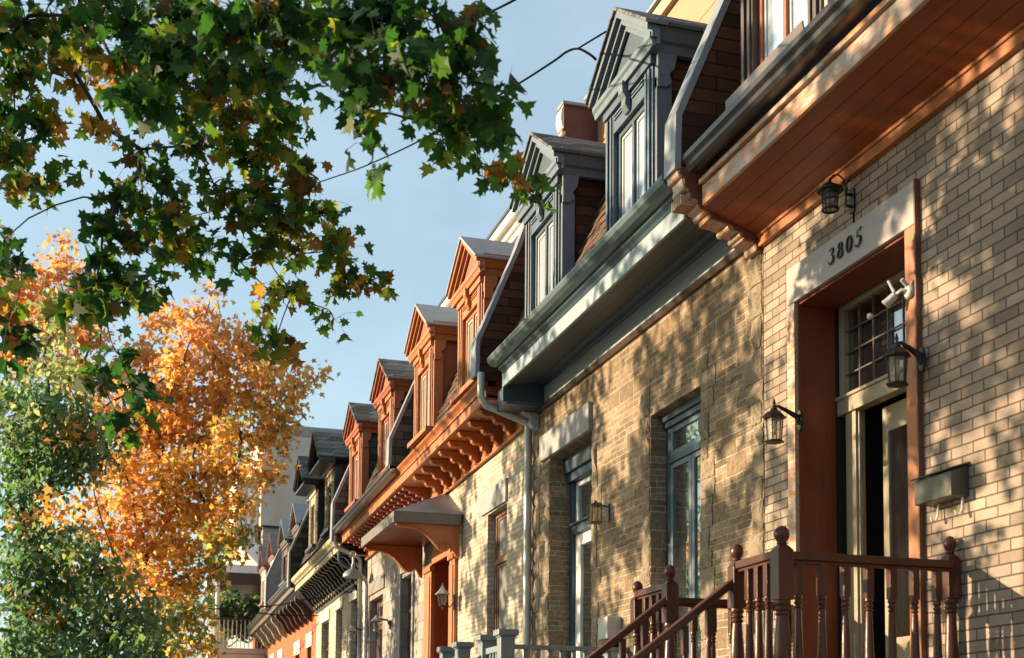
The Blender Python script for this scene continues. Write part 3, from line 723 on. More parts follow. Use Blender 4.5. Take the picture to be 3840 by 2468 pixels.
MB().lathe([(.075, 0), (.08, .03), (.065, .09)], (11.79, .06, 2.53), 16).build('dial_housing', M['black'], t)
MB().box(11.70, 11.88, -.02, .10, 2.12, 2.52).build('base_box', M['meter'], t, .01)
MB().tube([(11.62, .02, 2.5), (11.62, .03, 1.9)], .02, 8).build('conduit', M['black'], t)

# =================================================================== orange-trimmed pair: shared pieces
KX, KS = 14.8, -.0165
def orange_house(root, x0, x1, modillion, with_gutter, wallm, ops, dx, side, st):
    wall(x0, x1, .02, 5.46, 0, .35, ops).skew(KX, KS*.6).build('wall', wallm, root)
    MB().box(x0, x1, -8, -.8, .02, 5.7).build('house_body', M['dark'], root)
    MB().box(x0, x1, 0, .035, 5.435, 5.74).box(x0, x1, .035, .06, 5.425, 5.455).skew(KX, KS).build('frieze_board', M['orange'], root, .004)
    MB().box(x0, x1, .035, .5, 5.742, 5.77).skew(KX, KS).build('soffit', M['orange'], root)
    f = MB().box(x0, x1, .50, .53, 5.735, 5.86).box(x0, x1, .50, .55, 5.865, 5.90).prism([(.40, 5.905), (.545, 5.905), (.56, 5.93), (.60, 5.96), (.61, 5.985), (.40, 5.985)], 'x', x0, x1)
    f.skew(KX, KS).build('fascia', M['orange'], root, .004)
    MB().box(x0, x1, .2, .50, 5.80, 6.02).skew(KX, KS).build('eave_backing', M['rust'], root)
    br = [(.036, 5.735), (.47, 5.735), (.47, 5.70), (.44, 5.665), (.38, 5.65), (.33, 5.665), (.30, 5.64), (.29, 5.60), (.25, 5.575), (.20, 5.59), (.165, 5.56), (.16, 5.51), (.12, 5.49), (.10, 5.45), (.075, 5.44), (.07, 5.47), (.036, 5.48)]
    md = [(.036, 5.735), (.46, 5.735), (.46, 5.69), (.35, 5.69), (.35, 5.65), (.24, 5.65), (.24, 5.60), (.14, 5.60), (.14, 5.55), (.036, 5.55)]
    n = 0
    x = x0+(.45 if not modillion else .2)
    while x < x1-.15:
        b = MB().prism(md if modillion else br, 'x', x-.05, x+.05).skew(KX, KS)
        b.build('bracket', M['rust'] if modillion else M['orange'], root, .004)
        x += .30 if modillion else .54
    if with_gutter: gutter(x0, x1, .612, 5.90, 'guttermet', root, KS, KX)
    mansard(root, x0, x1, M['slate_grey'] if modillion else M['slate'])
    for x in dx: dormer(root, x, st, hw=.57)
H3 = thing('row_house', (17.1, 0, 0), 'beige brick house with orange bracketed cornice and two orange dormers clad in orange boards', 'house', 'row houses along the street')
st_or = dict(frame=M['orange_v'], trim=M['orange'], side=M['redwood_v'], tymp=M['rust'], roof=M['grey_metal'], wframe=M['orange_v'], pane=M['screen'], sash=M['cream'])
WO = (15.56, 16.46, 2.7, 4.68)
orange_house(H3, 14.73, 19.62, False, False, M['brick_beige'], [WO, (18.34, 19.52, 1.6, 4.55)], (16.0, 18.72), None, st_or)
MB().box(15.53, 16.72, -.004, .035, 4.685, 4.985).skew(KX, 0).build('window_lintel', M['lintel'], H3, .008)
wo = window(H3, WO[0], WO[1], -.10, WO[2], WO[3], .07, M['umber'], M['screen'], 1, 4.02, sash=.04)
MB().box(15.50, 16.55, -.02, .05, 2.62, 2.70).build('sill', M['lintel'], H3, .006)
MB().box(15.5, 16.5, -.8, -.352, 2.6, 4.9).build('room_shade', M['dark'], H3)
# doorway with pilasters and canopy
pl = MB()
for a, b_ in ((18.04, 18.34), (19.52, 19.96)):
    pl.box(a, b_, -.005, .055, 1.6, 4.42).box(a-.02, b_+.02, -.005, .085, 4.30, 4.38).box(a+.05, b_-.05, .055, .075, 1.8, 4.22).box(a-.02, b_+.02, -.005, .08, 1.6, 1.8)
pl.box(18.34, 19.52, -.005, .05, 4.40, 4.60)
pl.build('pilaster', M['orange_v'], H3, .006)
rv = MB().box(19.505, 19.60, -.62, -.003, 1.6, 4.42).box(18.26, 18.355, -.62, -.003, 1.6, 4.42).box(18.34, 19.52, -.62, -.02, 4.42, 4.549)
rv.build('reveal_lining', M['brown_door'], H3, .004)
dr = MB().box(18.34, 19.52, -.70, -.62, 1.6, 4.42)
for a, b_ in ((18.44, 18.86), (19.0, 19.42)):
    dr.box(a, b_, -.62, -.60, 1.8, 2.6).box(a, b_, -.62, -.60, 2.7, 3.6)
dr.build('door', M['brown_door'], H3, .004)
CX0, CX1, CY = 17.73, 20.32, 1.02
r = MB(); zf = 4.885
r.add([(CX0, 0, zf), (CX0, CY, zf), (CX1, CY, zf), (CX1, 0, zf), (18.72, 0, 5.39), (19.40, 0, 5.39)],
      [(0, 1, 4), (1, 2, 5, 4), (2, 3, 5), (0, 4, 5, 3), (0, 3, 2, 1)])
for i in range(1, 5):   # standing seams
    pass
cn = r.build('canopy', M['grey_metal'], H3)
e = MB().box(CX0, CX1, CY-.03, CY, 4.73, 4.882).box(CX0, CX0+.03, .036, CY-.03, 4.73, 4.882).box(CX1-.03, CX1, .036, CY-.03, 4.73, 4.882)
e.build('canopy_fascia', M['canopyedge'], cn, .004)
sb = MB()
for i in range(9): y0_ = .04+i*.105; sb.box(CX0+.03, CX1-.03, y0_, y0_+.101, 4.775, 4.79)
sb.build('canopy_soffit', M['brown_door'], cn)
prof = [(.045, 4.772), (.97, 4.772), (.97, 4.70), (.90, 4.675), (.82, 4.672), (.72, 4.665), (.62, 4.635), (.53, 4.58), (.46, 4.51), (.40, 4.44), (.345, 4.385), (.28, 4.355), (.22, 4.365), (.185, 4.40), (.18, 4.43), (.14, 4.40), (.12, 4.36), (.10, 4.30), (.045, 4.27)]
for x in (17.79, 20.16):
    b = MB().prism(prof, 'x', x, x+.09)
    bo = b.build('canopy_bracket', M['orange'], cn, .006)
    sp = MB()
    sp.tube([(x-.006, .27+r_*math.cos(a), 4.44+r_*math.sin(a)) for a, r_ in [(-1.2+k*.5, .075-.0052*k) for k in range(13)]], .012, 6)
    sp.tube([(x-.006, p_[0], p_[1]+.02) for p_ in prof[2:12]], .01, 6)
    sp.build('canopy_scroll', M['orange'], cn)
# swan-neck lantern under the canopy
t = thing('wall_lantern', (17.98, .06, 3.7), 'grey six-sided lantern with pointed cap on the orange door pilaster under the canopy', 'lamp', WL)
x, y, z = 17.98, .24, 3.70
b = MB()
for k in range(6):
    a = k*PI/3; b.tube([(x+.042*math.cos(a), y+.042*math.sin(a), z-.10), (x+.075*math.cos(a), y+.075*math.sin(a), z+.055)], .006, 5)
b.lathe([(.02, 0), (.046, .006), (.046, .02)], (x, y, z-.118), 6)
b.build('cage', M['iron'], t)
MB().lathe([(.038, 0), (.068, .15)], (x, y, z-.098), 6).build('glass', M['lampglass'], t)
MB().lathe([(.11, 0), (.112, .01), (.06, .055), (.03, .095), (.018, .12), (.012, .125), (.004, .17)], (x, y, z+.055), 6).build('hood', M['grey_metal'], t)
a = MB().tube([(x, y, z-.118), (x, y, z-.17)], [.01, .004], 6).tube([(x, y-.05, z-.05), (x, .13, z-.13), (x, .085, z-.06)], .011, 6).box(x-.035, x+.035, .056, .08, z-.16, z+.06)
a.build('arm', M['iron'], t)

H4 = thing('row_house', (22.5, 0, 0), 'grey stone house with orange stepped cornice and two orange dormers with grey shingle cheeks', 'house', 'row houses along the street')
st_or2 = dict(st_or); st_or2.update(side=M['slate_grey'], roof=M['asphalt_sh'], pane=M['darkglass'], trim=M['rust'], frame=M['orange_v'], wframe=M['rust'])
O1, O2 = (21.0, 22.0, 2.6, 4.55), (23.66, 25.0, 1.6, 4.5)
orange_house(H4, 19.63, 25.30, True, True, M['ashlar'], [O1, O2], (21.64, 24.65), None, st_or2)
party_wall(H4, 19.66, 19.86, M['slate_grey'], M['capmetal'])
window(H4, O1[0], O1[1], -.12, O1[2], O1[3], .07, M['umber'], M['screen'], 1, 3.9)
MB().box(20.95, 21.05, .0, .03, 2.6, 4.56).box(21.98, 22.06, 0, .03, 2.6, 4.56).box(20.95, 22.06, 0, .035, 4.56, 4.66).build('window_trim', M['lintel'], H4)
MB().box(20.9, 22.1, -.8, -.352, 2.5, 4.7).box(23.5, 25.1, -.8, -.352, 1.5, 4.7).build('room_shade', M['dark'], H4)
MB().box(23.5, 25.15, .0, .03, 4.5, 4.75).build('door_lintel', M['ashlar'], H4, .006)
do = window(H4, O2[0], O2[1], -.14, O2[2], O2[3], .14, M['maroon'], M['darkglass'], 2, 3.95, name='door_frame', sash=.09)
d = MB(); d.tube([(25.36, .66, 5.72), (25.36, .67, 5.60), (25.37, .60, 5.50), (25.42, .22, 5.36), (25.46, .12, 5.28), (25.48, .10, .3)], .045, 8)
d.build('downspout', M['zinc'], H4)
d = MB(); d.tube([(25.14, .09, 4.85), (25.10, .06, 4.72), (25.10, .06, .3)], .045, 8).build('drain_pipe', M['zinc'], H4)
# barn lamp with a scrolled stem and two small porch lanterns beyond
t = thing('barn_lamp', (25.02, .03, 4.95), 'grey dome barn lamp hanging at the far end of the orange cornice', 'lamp')
MB().lathe([(.20, -.07), (.205, -.06), (.19, 0), (.14, .055), (.07, .09), (.04, .12), (.035, .2)], (25.02, .34, 4.93), 20).build('shade', M['capmetal'], t)
s = MB().tube([(25.02, .34, 5.12), (25.02, .34, 5.26)], .02, 8)
s.tube([(25.02, .34+.055*math.cos(k*.5), 5.32+.055*math.sin(k*.5)) for k in range(13)], .014, 6).tube([(25.02, .28, 5.31), (25.02, .03, 5.30)], .014, 6)
s.build('stem', M['zinc'], t)
def small_lantern(x, y, z, label, s=1.0):
    t = thing('wall_lantern', (x, .03, z), label, 'lamp', WL)
    MB().lathe([(.05*s, -.10*s), (.07*s, .05*s)], (x, y, z), 8).build('glass', M['lampglass'], t)
    MB().lathe([(.12*s, .05*s), (.11*s, .06*s), (.04*s, .12*s), (.015*s, .16*s)], (x, y, z), 8).lathe([(.055*s, -.13*s), (.055*s, -.10*s)], (x, y, z), 8).build('hood', M['grey_metal'], t)
    MB().tube([(x, y-.02, z+.1*s), (x, .06, z+.08*s), (x, .03, z)], .018*s, 6).box(x-.04, x+.04, -.14 if y < .2 else 0, .03, z-.08, z+.08).build('arm', M['teal'], t)
small_lantern(22.9, .26, 3.76, 'grey porch lantern on the grey stone wall beside the red-brown door frame')
small_lantern(25.3, .28, 3.78, 'grey porch lantern beside the pale downspouts at the end of the grey stone wall')

# =================================================================== black-trimmed house
H5 = thing('row_house', (28.9, 0, 0), 'cream brick house with black bracketed cornice and two black gabled dormers', 'house', 'row houses along the street')
st_bk = dict(frame=M['gold'], trim=M['black'], side=M['black'], tymp=M['black'], roof=M['asphalt_sh'], wframe=M['black'], pane=M['darkglass'], sash=M['black'])
ops = [(26.35, 27.2, 1.8, 4.62), (28.3, 29.2, 2.4, 4.62), (30.2, 31.4, 2.4, 4.52)]
wall(25.52, 32.3, .02, 5.05, 0, .35, ops).build('wall', M['brick_cream'], H5)
MB().box(25.52, 32.3, -8, -.8, .02, 5.5).build('house_body', M['dark'], H5)
for o in ops:
    window(H5, o[0], o[1], -.14, o[2], o[3], .07, M['black'], M['darkglass'], 1, o[2]+(o[3]-o[2])*.7)
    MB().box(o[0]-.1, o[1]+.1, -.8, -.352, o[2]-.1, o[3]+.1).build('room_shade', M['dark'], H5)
    MB().box(o[0]-.12, o[1]+.12, -.003, .03, o[3]+.003, o[3]+.22).build('window_lintel', M['cream'], H5, .006)
K5 = -.012
MB().box(25.36, 32.3, 0, .04, 4.93, 5.50).skew(25.4, K5).build('frieze_board', M['black'], H5)
MB().box(25.36, 32.3, .04, .52, 5.50, 5.54).skew(25.4, K5).build('soffit', M['black'], H5)
MB().box(25.36, 32.3, .52, .55, 5.47, 5.60).prism([(.40, 5.61), (.56, 5.61), (.58, 5.66), (.64, 5.70), (.66, 5.78), (.40, 5.78)], 'x', 25.36, 32.3).skew(25.4, K5).build('fascia', M['gold'], H5, .004)
MB().box(25.36, 32.3, .56, .575, 5.60, 5.63).box(25.36, 32.3, .1, .5, 5.6, 5.9).skew(25.4, K5).build('crown_mould', M['black'], H5)
for i in range(17):
    x = 25.6+i*.395
    b = MB().prism([(.042, 5.495), (.50, 5.495), (.50, 5.45), (.44, 5.40), (.36, 5.40), (.30, 5.34), (.24, 5.25), (.18, 5.22), (.15, 5.15), (.10, 5.10), (.08, 5.0), (.042, 4.97)], 'x', x-.055, x+.055).skew(25.4, K5)
    b.build('bracket', M['black'], H5, .004)
    MB().box(x-.045, x+.045, .502, .512, 5.455, 5.49).box(x-.03, x+.03, .08, .125, 5.0, 5.06).skew(25.4, K5).build('bracket_face', M['gold'], H5)
mansard(H5, 25.5, 32.3, M['slate_grey'])
party_wall(H5, 25.32, 25.54, M['slate_grey'], M['capmetal'], 5.6, 8.2)
for xc in (27.9, 30.4): dormer(H5, xc, st_bk, hw=.52, po=.34, over=.24, ze=7.76, za=8.40, keystone=False)
t = MB().tube([(25.62, .52, 5.65), (25.62, .52, 5.28), (25.60, .46, 5.2), (25.52, .14, 5.02)], .04, 8).build('downspout', M['teal'], H5)

# =================================================================== orange-brick house, and the ones beyond
def far_house(label, x0, x1, wallm, ztop, eavez, fm, roofm, ops, dx, st, hw, za, ze, zh, z0=6.0, k=-.02):
    H = thing('row_house', ((x0+x1)/2, 0, 0), label, 'house', 'row houses along the street')
    wall(x0, x1, .02, ztop+.1, 0, .35, ops).build('wall', wallm, H)
    MB().box(x0, x1, -8, -.8, .02, ztop+.3).build('house_body', M['dark'], H)
    for o in ops:
        window(H, o[0], o[1], -.14, o[2], o[3], .07, M['dkbrown'], M['darkglass'], 1, o[2]+(o[3]-o[2])*.7)
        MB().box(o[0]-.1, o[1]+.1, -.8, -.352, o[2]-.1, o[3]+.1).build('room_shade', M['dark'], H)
        MB().box(o[0]-.16, o[1]+.16, -.003, .03, o[3]+.003, o[3]+.38).build('window_lintel', M['cream'], H, .006)
    MB().prism([(-.05, ztop), (.02, ztop), (.52, eavez), (.52, eavez+.04), (-.05, eavez+.04)], 'x', x0, x1).skew(x0, k).build('soffit', M['black'], H)  # black here paints in the deep shade under the eaves
    MB().box(x0, x1, .52, .56, eavez-.02, eavez+.16).skew(x0, k).build('fascia', fm, H, .004)
    gutter(x0, x1, .58, eavez+.13, 'guttermet', H, k, x0)
    mansard(H, x0, x1, roofm, .44, eavez+.1, -.2, za-.35)
    for xc in dx: dormer(H, xc, st, hw=hw, z0=z0, zh=zh, ze=ze, za=za, keystone=False, over=.14, back=-1.0)
    return H
st_br = dict(frame=M['dkbrown'], trim=M['bronze'], side=M['slate_grey'], tymp=M['black'], roof=M['grey_metal'], wframe=M['dkbrown'], pane=M['darkglass'])
H6 = far_house('orange brick house with pale stone lintels, brown eaves and two dark dormers', 32.32, 38.0, M['brick_orange'], 4.93, 5.50, M['bronze'], M['slate_grey'], [(33.1, 33.9, 2.2, 4.1), (35.4, 36.3, 2.2, 4.05)], (33.2, 35.75), st_br, .62, 7.78, 7.18, 6.95)
party_wall(H6, 32.3, 32.5, M['slate_grey'], M['capmetal'], 5.5, 8.0)
MB().lathe([(.06, 0), (.06, .55), (.11, .56), (.11, .64), (.03, .70)], (34.5, -.1, 7.5), 10).build('roof_vent', M['black'], H6)
party_wall(H6, 37.6, 37.95, M['grey_metal'], M['capmetal'], 5.5, 7.7)
st_pk = dict(frame=M['cream'], trim=M['pink'], side=M['pink'], tymp=M['dkbrown'], roof=M['pink'], wframe=M['cream'], pane=M['darkglass'])
H7 = far_house('distant row house with faded red roof and cream dormer trim', 38.02, 43.9, M['brick_orange'], 4.9, 5.35, M['bronze'], M['pink'], [(39.4, 40.3, 2.4, 4.1), (41.6, 42.5, 2.4, 4.1)], (38.75, 41.4), st_pk, .6, 7.85, 7.2, 6.95)
# gable brackets at its end
for HH, xs_ in ((H6, [32.9+i*.85 for i in range(6)]), (H7, [38.3+i*1.5 for i in range(4)])):
    for x in xs_: MB().prism([(.02, 5.0), (.47, 5.33), (.47, 5.20), (.3, 5.02), (.2, 4.8), (.02, 4.7)], 'x', x, x+.12).build('bracket', M['gold'] if HH is H7 else M['dkbrown'], HH, .004)

# upper storeys set back on the roofs
U1 = thing('rooftop_storey', (12.7, -3, 8.1), 'ochre panelled rooftop storey rising behind the blue dormers', 'building')
u = MB(); z = 8.1
for i in range(4):
    u.box(8.0, 16.4, -7.5, -1.45, z, z+.565); z += .575
u.build('wall', M['yellow'], U1)
MB().box(8.0, 16.4, -7.5, -1.47, 8.15, 10.4).build('panel_joint', M['dkbrown'], U1)
MB().box(8.0, 16.4, -7.5, -1.38, 10.405, 10.58).build('parapet_band', M['beigeband'], U1)
MB().box(7.98, 16.45, -7.5, -1.33, 10.585, 10.62).build('coping', M['capmetal'], U1)
U2 = thing('rooftop_storey', (21, -3, 8.1), 'white-corniced rooftop storey set back behind the orange dormers', 'building')
MB().box(16.42, 26.0, -7.5, -1.2, 8.1, 9.6).build('wall', M['white'], U2)
c = MB().box(16.42, 26.0, -7.5, -1.15, 9.62, 9.72).box(16.42, 26.0, -7.5, -1.10, 9.74, 9.80).box(16.42, 26.0, -7.5, -1.02, 9.86, 9.99)
c.build('cornice', M['white'], U2, .006)
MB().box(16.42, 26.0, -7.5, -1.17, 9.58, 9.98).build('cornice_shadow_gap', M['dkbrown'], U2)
MB().box(16.38, 26.0, -7.5, -.98, 9.995, 10.03).build('coping', M['teal'], U2)
e = MB()
e.prism([(-1.46, 9.2), (-1.22, 9.2), (-1.22, 9.62), (-1.14, 9.70), (-1.06, 9.82), (-.98, 9.92), (-.94, 10.0), (-.95, 10.36), (-1.46, 10.36)], 'x', 16.22, 16.40)
e.build('end_console', M['maroon'], U2)
f = MB()
for i in range(6): f.box(16.20, 16.41, -1.2+i*.045, -1.17+i*.05, 9.56+i*.075, 9.60+i*.075)
f.prism([(-.955, 10.02), (-.925, 10.05), (-.90, 10.16), (-.915, 10.28), (-.95, 10.36)], 'x', 16.20, 16.41)
f.build('console_front', M['cream'], U2, .006)
MB().box(16.18, 16.44, -1.46, -.93, 10.362, 10.40).build('end_cap', M['capmetal'], U2)

# far cross-street buildings
B1 = thing('tenement', (60, -8, 0), 'tall beige plastered end wall rising over the far roofs', 'building')
MB().box(50, 70, -14, -.3, 9.95, 13.55).build('wall', M['plaster'], B1)
MB().box(49.98, 70, -14, -.28, 13.56, 13.95).build('parapet', M['parge'], B1)
MB().box(50.1, 70, -14, -.4, .02, 9.93).build('lower_wall', M['parge'], B1)
MB().tube([(50.0, -.35, 9.95), (50, -2.0, 9.93), (50, -6, 9.93)], .04, 6).build('flashing', M['black'], B1)
by_ = MB()
by_.box(51, 55, -.3, .55, 9.4, 12.4)
bo = by_.build('bay', M['white'], B1)
tr = MB()
for yy in (-.1, .12, .34): tr.box(50.96, 51.0, yy, yy+.08, 9.5, 12.3)
tr.build('bay_window', M['darkglass'], bo)
MB().prism([(.6, 9.38), (-.3, 9.38), (-1.5, 7.6), (-1.2, 7.6)], 'x', 50.4, 55).build('bay_skirt', M['white'], B1)
B2 = thing('gallery_house', (47, 0, 0), 'pale house with railed balconies and a green vine at the end of the row', 'building')
wall(44.2, 50, .02, 8.1, -.1, .3, [(45.2, 46.2, 5.0, 7.1), (47.4, 48.4, 5.0, 7.1)]).build('wall', M['brick_orange'], B2)
MB().box(44.2, 50, -8, -.8, .02, 8.1).build('house_body', M['dark'], B2)
MB().box(44.25, 49.9, -.1, 1.75, 4.62, 4.80).box(44.2, 49.9, 1.75, 1.80, 4.58, 4.82).build('balcony_floor', M['cream'], B2)
MB().box(44.25, 49.9, -.1, 1.75, 7.35, 7.62).build('upper_floor', M['white'], B2)
MB().box(44.3, 49.9, -.1, 1.7, 6.95, 7.34).build('porch_beam', M['dkbrown'], B2)
MB().box(45.4, 49.8, 1.2, 1.5, 4.82, 6.9).box(44.25, 49.9, .0, 1.6, 4.2, 4.60).build('balcony_screen', M['cream'], B2)
bb = MB()
for i in range(13): bb.box(44.27, 44.30, -.02+i*.14, .01+i*.14, 4.82, 5.75)
for i in range(36): bb.box(44.32+i*.155, 44.35+i*.155, 1.70, 1.73, 4.82, 5.75)
bb.build('baluster', M['white'], B2); bb = MB().box(44.25, 44.32, -.1, 1.75, 5.75, 5.80).box(44.25, 49.9, 1.68, 1.75, 5.80, 5.84).build('balcony_rail', M['dkbrown'], B2)
for x in (44.35, 46.9, 49.6): MB().lathe([(.08, 0), (.07, 2.1), (.10, 2.2)], (x, 1.62, 4.82), 12).build('porch_post', M['white'], B2)
# =================================================================== wooden porch of the near house
FZ = 1.74
P1 = thing('porch', (7.25, .6, 0), 'dark red wooden porch with turned balusters, ball-topped posts and steps down to the street', 'porch', 'front porches with steps')
fl = MB()
for i in range(9): fl.box(6.22, 8.34, .03+i*.135, .03+i*.135+.13, FZ-.05, FZ)
fl.box(6.24, 8.32, 1.17, 1.25, FZ-.28, FZ-.055).box(6.22, 6.26, .04, 1.17, FZ-.28, FZ-.055).box(8.30, 8.34, .04, 1.17, FZ-.28, FZ-.055)
fl.build('porch_floor', M['wood_floor'], P1, .004)
lg = MB()
for x in (6.3, 8.24): lg.box(x-.05, x+.05, 1.08, 1.17, .02, FZ-.28)
lg.build('support', M['porch'], P1)
def newel(x, y, s=1.0, zt=2.66, name='newel_post', parent=None):
    h = .042*s
    b = MB()
    b.box(x-h, x+h, y-h, y+h, zt-.25*s, zt-.008).prism([(x-h, y-h), (x+h, y-h), (x+h, y+h), (x-h, y+h)], 'z', zt-.008, zt)
    b.v[-4:] = [(x+(vx-x)*.5, y+(vy-y)*.5, vz+.022) for vx, vy, vz in b.v[-4:]]
    z0 = zt-.25*s
    pr = [(.022, FZ+.10), (.036, FZ+.12), (.040, FZ+.20), (.034, FZ+.22), (.042, FZ+.24), (.034, FZ+.26), (.04, FZ+.285), (.033, FZ+.30), (.043, FZ+.34), (.040, FZ+.42), (.030, z0-.10), (.028, z0-.085), (.038, z0-.075), (.028, z0-.062), (.040, z0-.05), (.030, z0-.035), (.042, z0-.02), (.036, z0-.006), (.038, z0+.003)]
    b.lathe([(r*s, z) for r, z in pr], (x, y, 0), 18)
    b.box(x-h, x+h, y-h, y+h, FZ, FZ+.11)
    b.lathe([(.018*s, 0), (.020*s, .012), (.028*s, .02), (.022*s, .028), (.034*s, .045), (.040*s, .068), (.036*s, .092), (.022*s, .11), (.004*s, .118)], (x, y, zt+.01), 18)
    return b.build(name, M['porch'], parent or P1, .003)
newel(6.24, 1.2, 1.12, 2.675); newel(6.775, 1.2, 1.0, 2.655); newel(7.735, 1.2, 1.02, 2.66); newel(8.29, 1.2, .95, 2.62)
newel(6.36, .055, .95, 2.70); newel(8.29, .055, .95, 2.62)
def baluster(x, y, zt, zb=FZ+.10):
    h = .022; b = MB(); z0 = zt-.175
    b.box(x-h, x+h, y-h, y+h, z0, zt)
    b.lathe([(r_*1.22, z_) for r_, z_ in [(.010, zb+.06), (.019, zb+.065), (.014, zb+.085), (.021, zb+.10), (.014, zb+.115), (.020, zb+.135), (.0235, zb+.18), (.022, zb+.24), (.0155, z0-.085), (.013, z0-.075), (.020, z0-.067), (.012, z0-.056), (.021, z0-.044), (.013, z0-.03), (.020, z0-.016), (.017, z0+.002)]], (x, y, 0), 12)
    b.box(x-h, x+h, y-h, y+h, zb, zb+.065)
    return b.build('baluster', M['porch'], P1, .002)
RT = 2.672
def rail(a, b_, w=.035, h=.045, zz=(RT, FZ+.10)):
    for z, nm in ((zz[0], 'top_rail'), (zz[1], 'bottom_rail')):
        m = MB(); (xa, ya), (xb, yb) = a, b_
        if abs(xa-xb) > abs(ya-yb): m.box(xa, xb, ya-w, ya+w, z-h, z).box(xa, xb, ya-w*.55, ya+w*.55, z-h-.018, z-h)
        else: m.box(xa-w, xa+w, ya, yb, z-h, z).box(xa-w*.55, xa+w*.55, ya, yb, z-h-.018, z-h)
        m.build(nm, M['porch'], P1, .005)
rail((6.285, 1.2), (6.73, 1.2)); rail((7.78, 1.2), (8.25, 1.2)); rail((6.30, .10), (6.30, 1.16)); rail((8.29, .10), (8.29, 1.16), zz=(RT-.03, FZ+.1))
for i in range(3): baluster(6.285+.445*(i+1)/4, 1.2, RT-.06); baluster(7.78+.47*(i+1)/4, 1.2, RT-.06)
for i in range(7): baluster(6.30, .10+1.06*(i+.6)/7.2, RT-.06); baluster(8.29, .10+1.06*(i+.6)/7.2, RT-.09)
# stairs
SL = -.77
for x in (6.775, 7.735):
    def ln(z_): return [(1.24, z_), (3.05, z_+SL*1.81)]
    a, b_ = ln(2.575); m = MB().prism([(a[0], a[1]-.055), (b_[0], b_[1]-.055), b_, a], 'x', x-.033, x+.033); m.build('stair_rail', M['porch'], P1, .006)
    m = MB().prism([(1.24, FZ-.3), (3.25, FZ+SL*2.0-.10), (3.25, FZ+SL*2.0+.1), (1.24, FZ-.02)], 'x', x-.025, x+.025); m.build('stringer', M['porch'], P1)
    for i in range(11):
        y = 1.38+i*.15; zt = 2.575+SL*(y-1.24)-.06; h = .018
        b = MB().box(x-h, x+h, y-h, y+h, zt-.16, zt).lathe([(.017, FZ+SL*(y-1.24)+.05), (.022, FZ+SL*(y-1.24)+.2), (.013, zt-.24), (.02, zt-.21), (.013, zt-.19), (.018, zt-.16)], (x, y, 0), 10)
        b.build('baluster', M['porch'], P1)
st = MB()
for i in range(9): st.box(6.80, 7.71, 1.25+i*.225, 1.25+i*.225+.26, FZ-(i+1)*.173-.04, FZ-(i+1)*.173)
st.build('tread', M['wood_floor'], P1, .004)
# =================================================================== grey porch of the stone house
P2 = thing('porch', (12.7, .6, 0), 'slate grey wooden porch with square capped posts in front of the stone house', 'porch', 'front porches with steps')
MB().box(11.4, 13.95, .03, 1.28, 1.60, 1.66).box(11.45, 13.9, 1.18, 1.24, 1.40, 1.598).build('porch_floor', M['porchgrey'], P2)
MB().box(11.5, 11.6, 1.05, 1.15, .02, 1.6).box(13.75, 13.85, 1.05, 1.15, .02, 1.6).build('support', M['porchgrey'], P2)
for x in (11.50, 12.15, 13.09, 13.78):
    h = .068
    MB().box(x-h, x+h, 1.2-h, 1.2+h, 1.66, 2.615).build('newel_post', M['porchgrey'], P2, .006)
    k = .098
    MB().box(x-k, x+k, 1.2-k, 1.2+k, 2.618, 2.675).prism([(x-.07, 2.60), (x+.07, 2.60), (x+.085, 2.617), (x-.085, 2.617)], 'y', 1.12, 1.28).build('post_cap', M['porchgrey'], P2, .02)
MB().box(11.46, 11.54, -.01, 1.13, 2.50, 2.54).build('top_rail', M['porchgrey'], P2, .004); MB().box(11.475, 11.525, -.01, 1.13, 1.76, 1.80).build('bottom_rail', M['porchgrey'], P2, .004)
for a, b_ in ((11.57, 12.08), (13.16, 13.71)):
    MB().box(a, b_, 1.165, 1.235, 2.48, 2.54).build('top_rail', M['porchgrey'], P2, .004); MB().box(a, b_, 1.175, 1.225, 1.76, 1.80).build('bottom_rail', M['porchgrey'], P2, .004)
    for i in range(4): x = a+(b_-a)*(i+1)/5; MB().box(x-.018, x+.018, 1.182, 1.218, 1.80, 2.48).build('baluster', M['porchgrey'], P2)
for i in range(9): y = .06+i*.118; MB().box(11.482, 11.518, y-.018, y+.018, 1.80, 2.50).build('baluster', M['porchgrey'], P2)
for x in (12.15, 13.09):
    MB().prism([(1.27, 2.42), (3.0, 2.42-1.33), (3.0, 2.48-1.33), (1.27, 2.48)], 'x', x-.035, x+.035).build('stair_rail', M['porchgrey'], P2, .004)
s = MB()
for i in range(8): s.box(12.19, 13.05, 1.28+i*.24, 1.28+i*.24+.27, 1.62-(i+1)*.18, 1.66-(i+1)*.18)
s.build('tread', M['porchgrey'], P2)

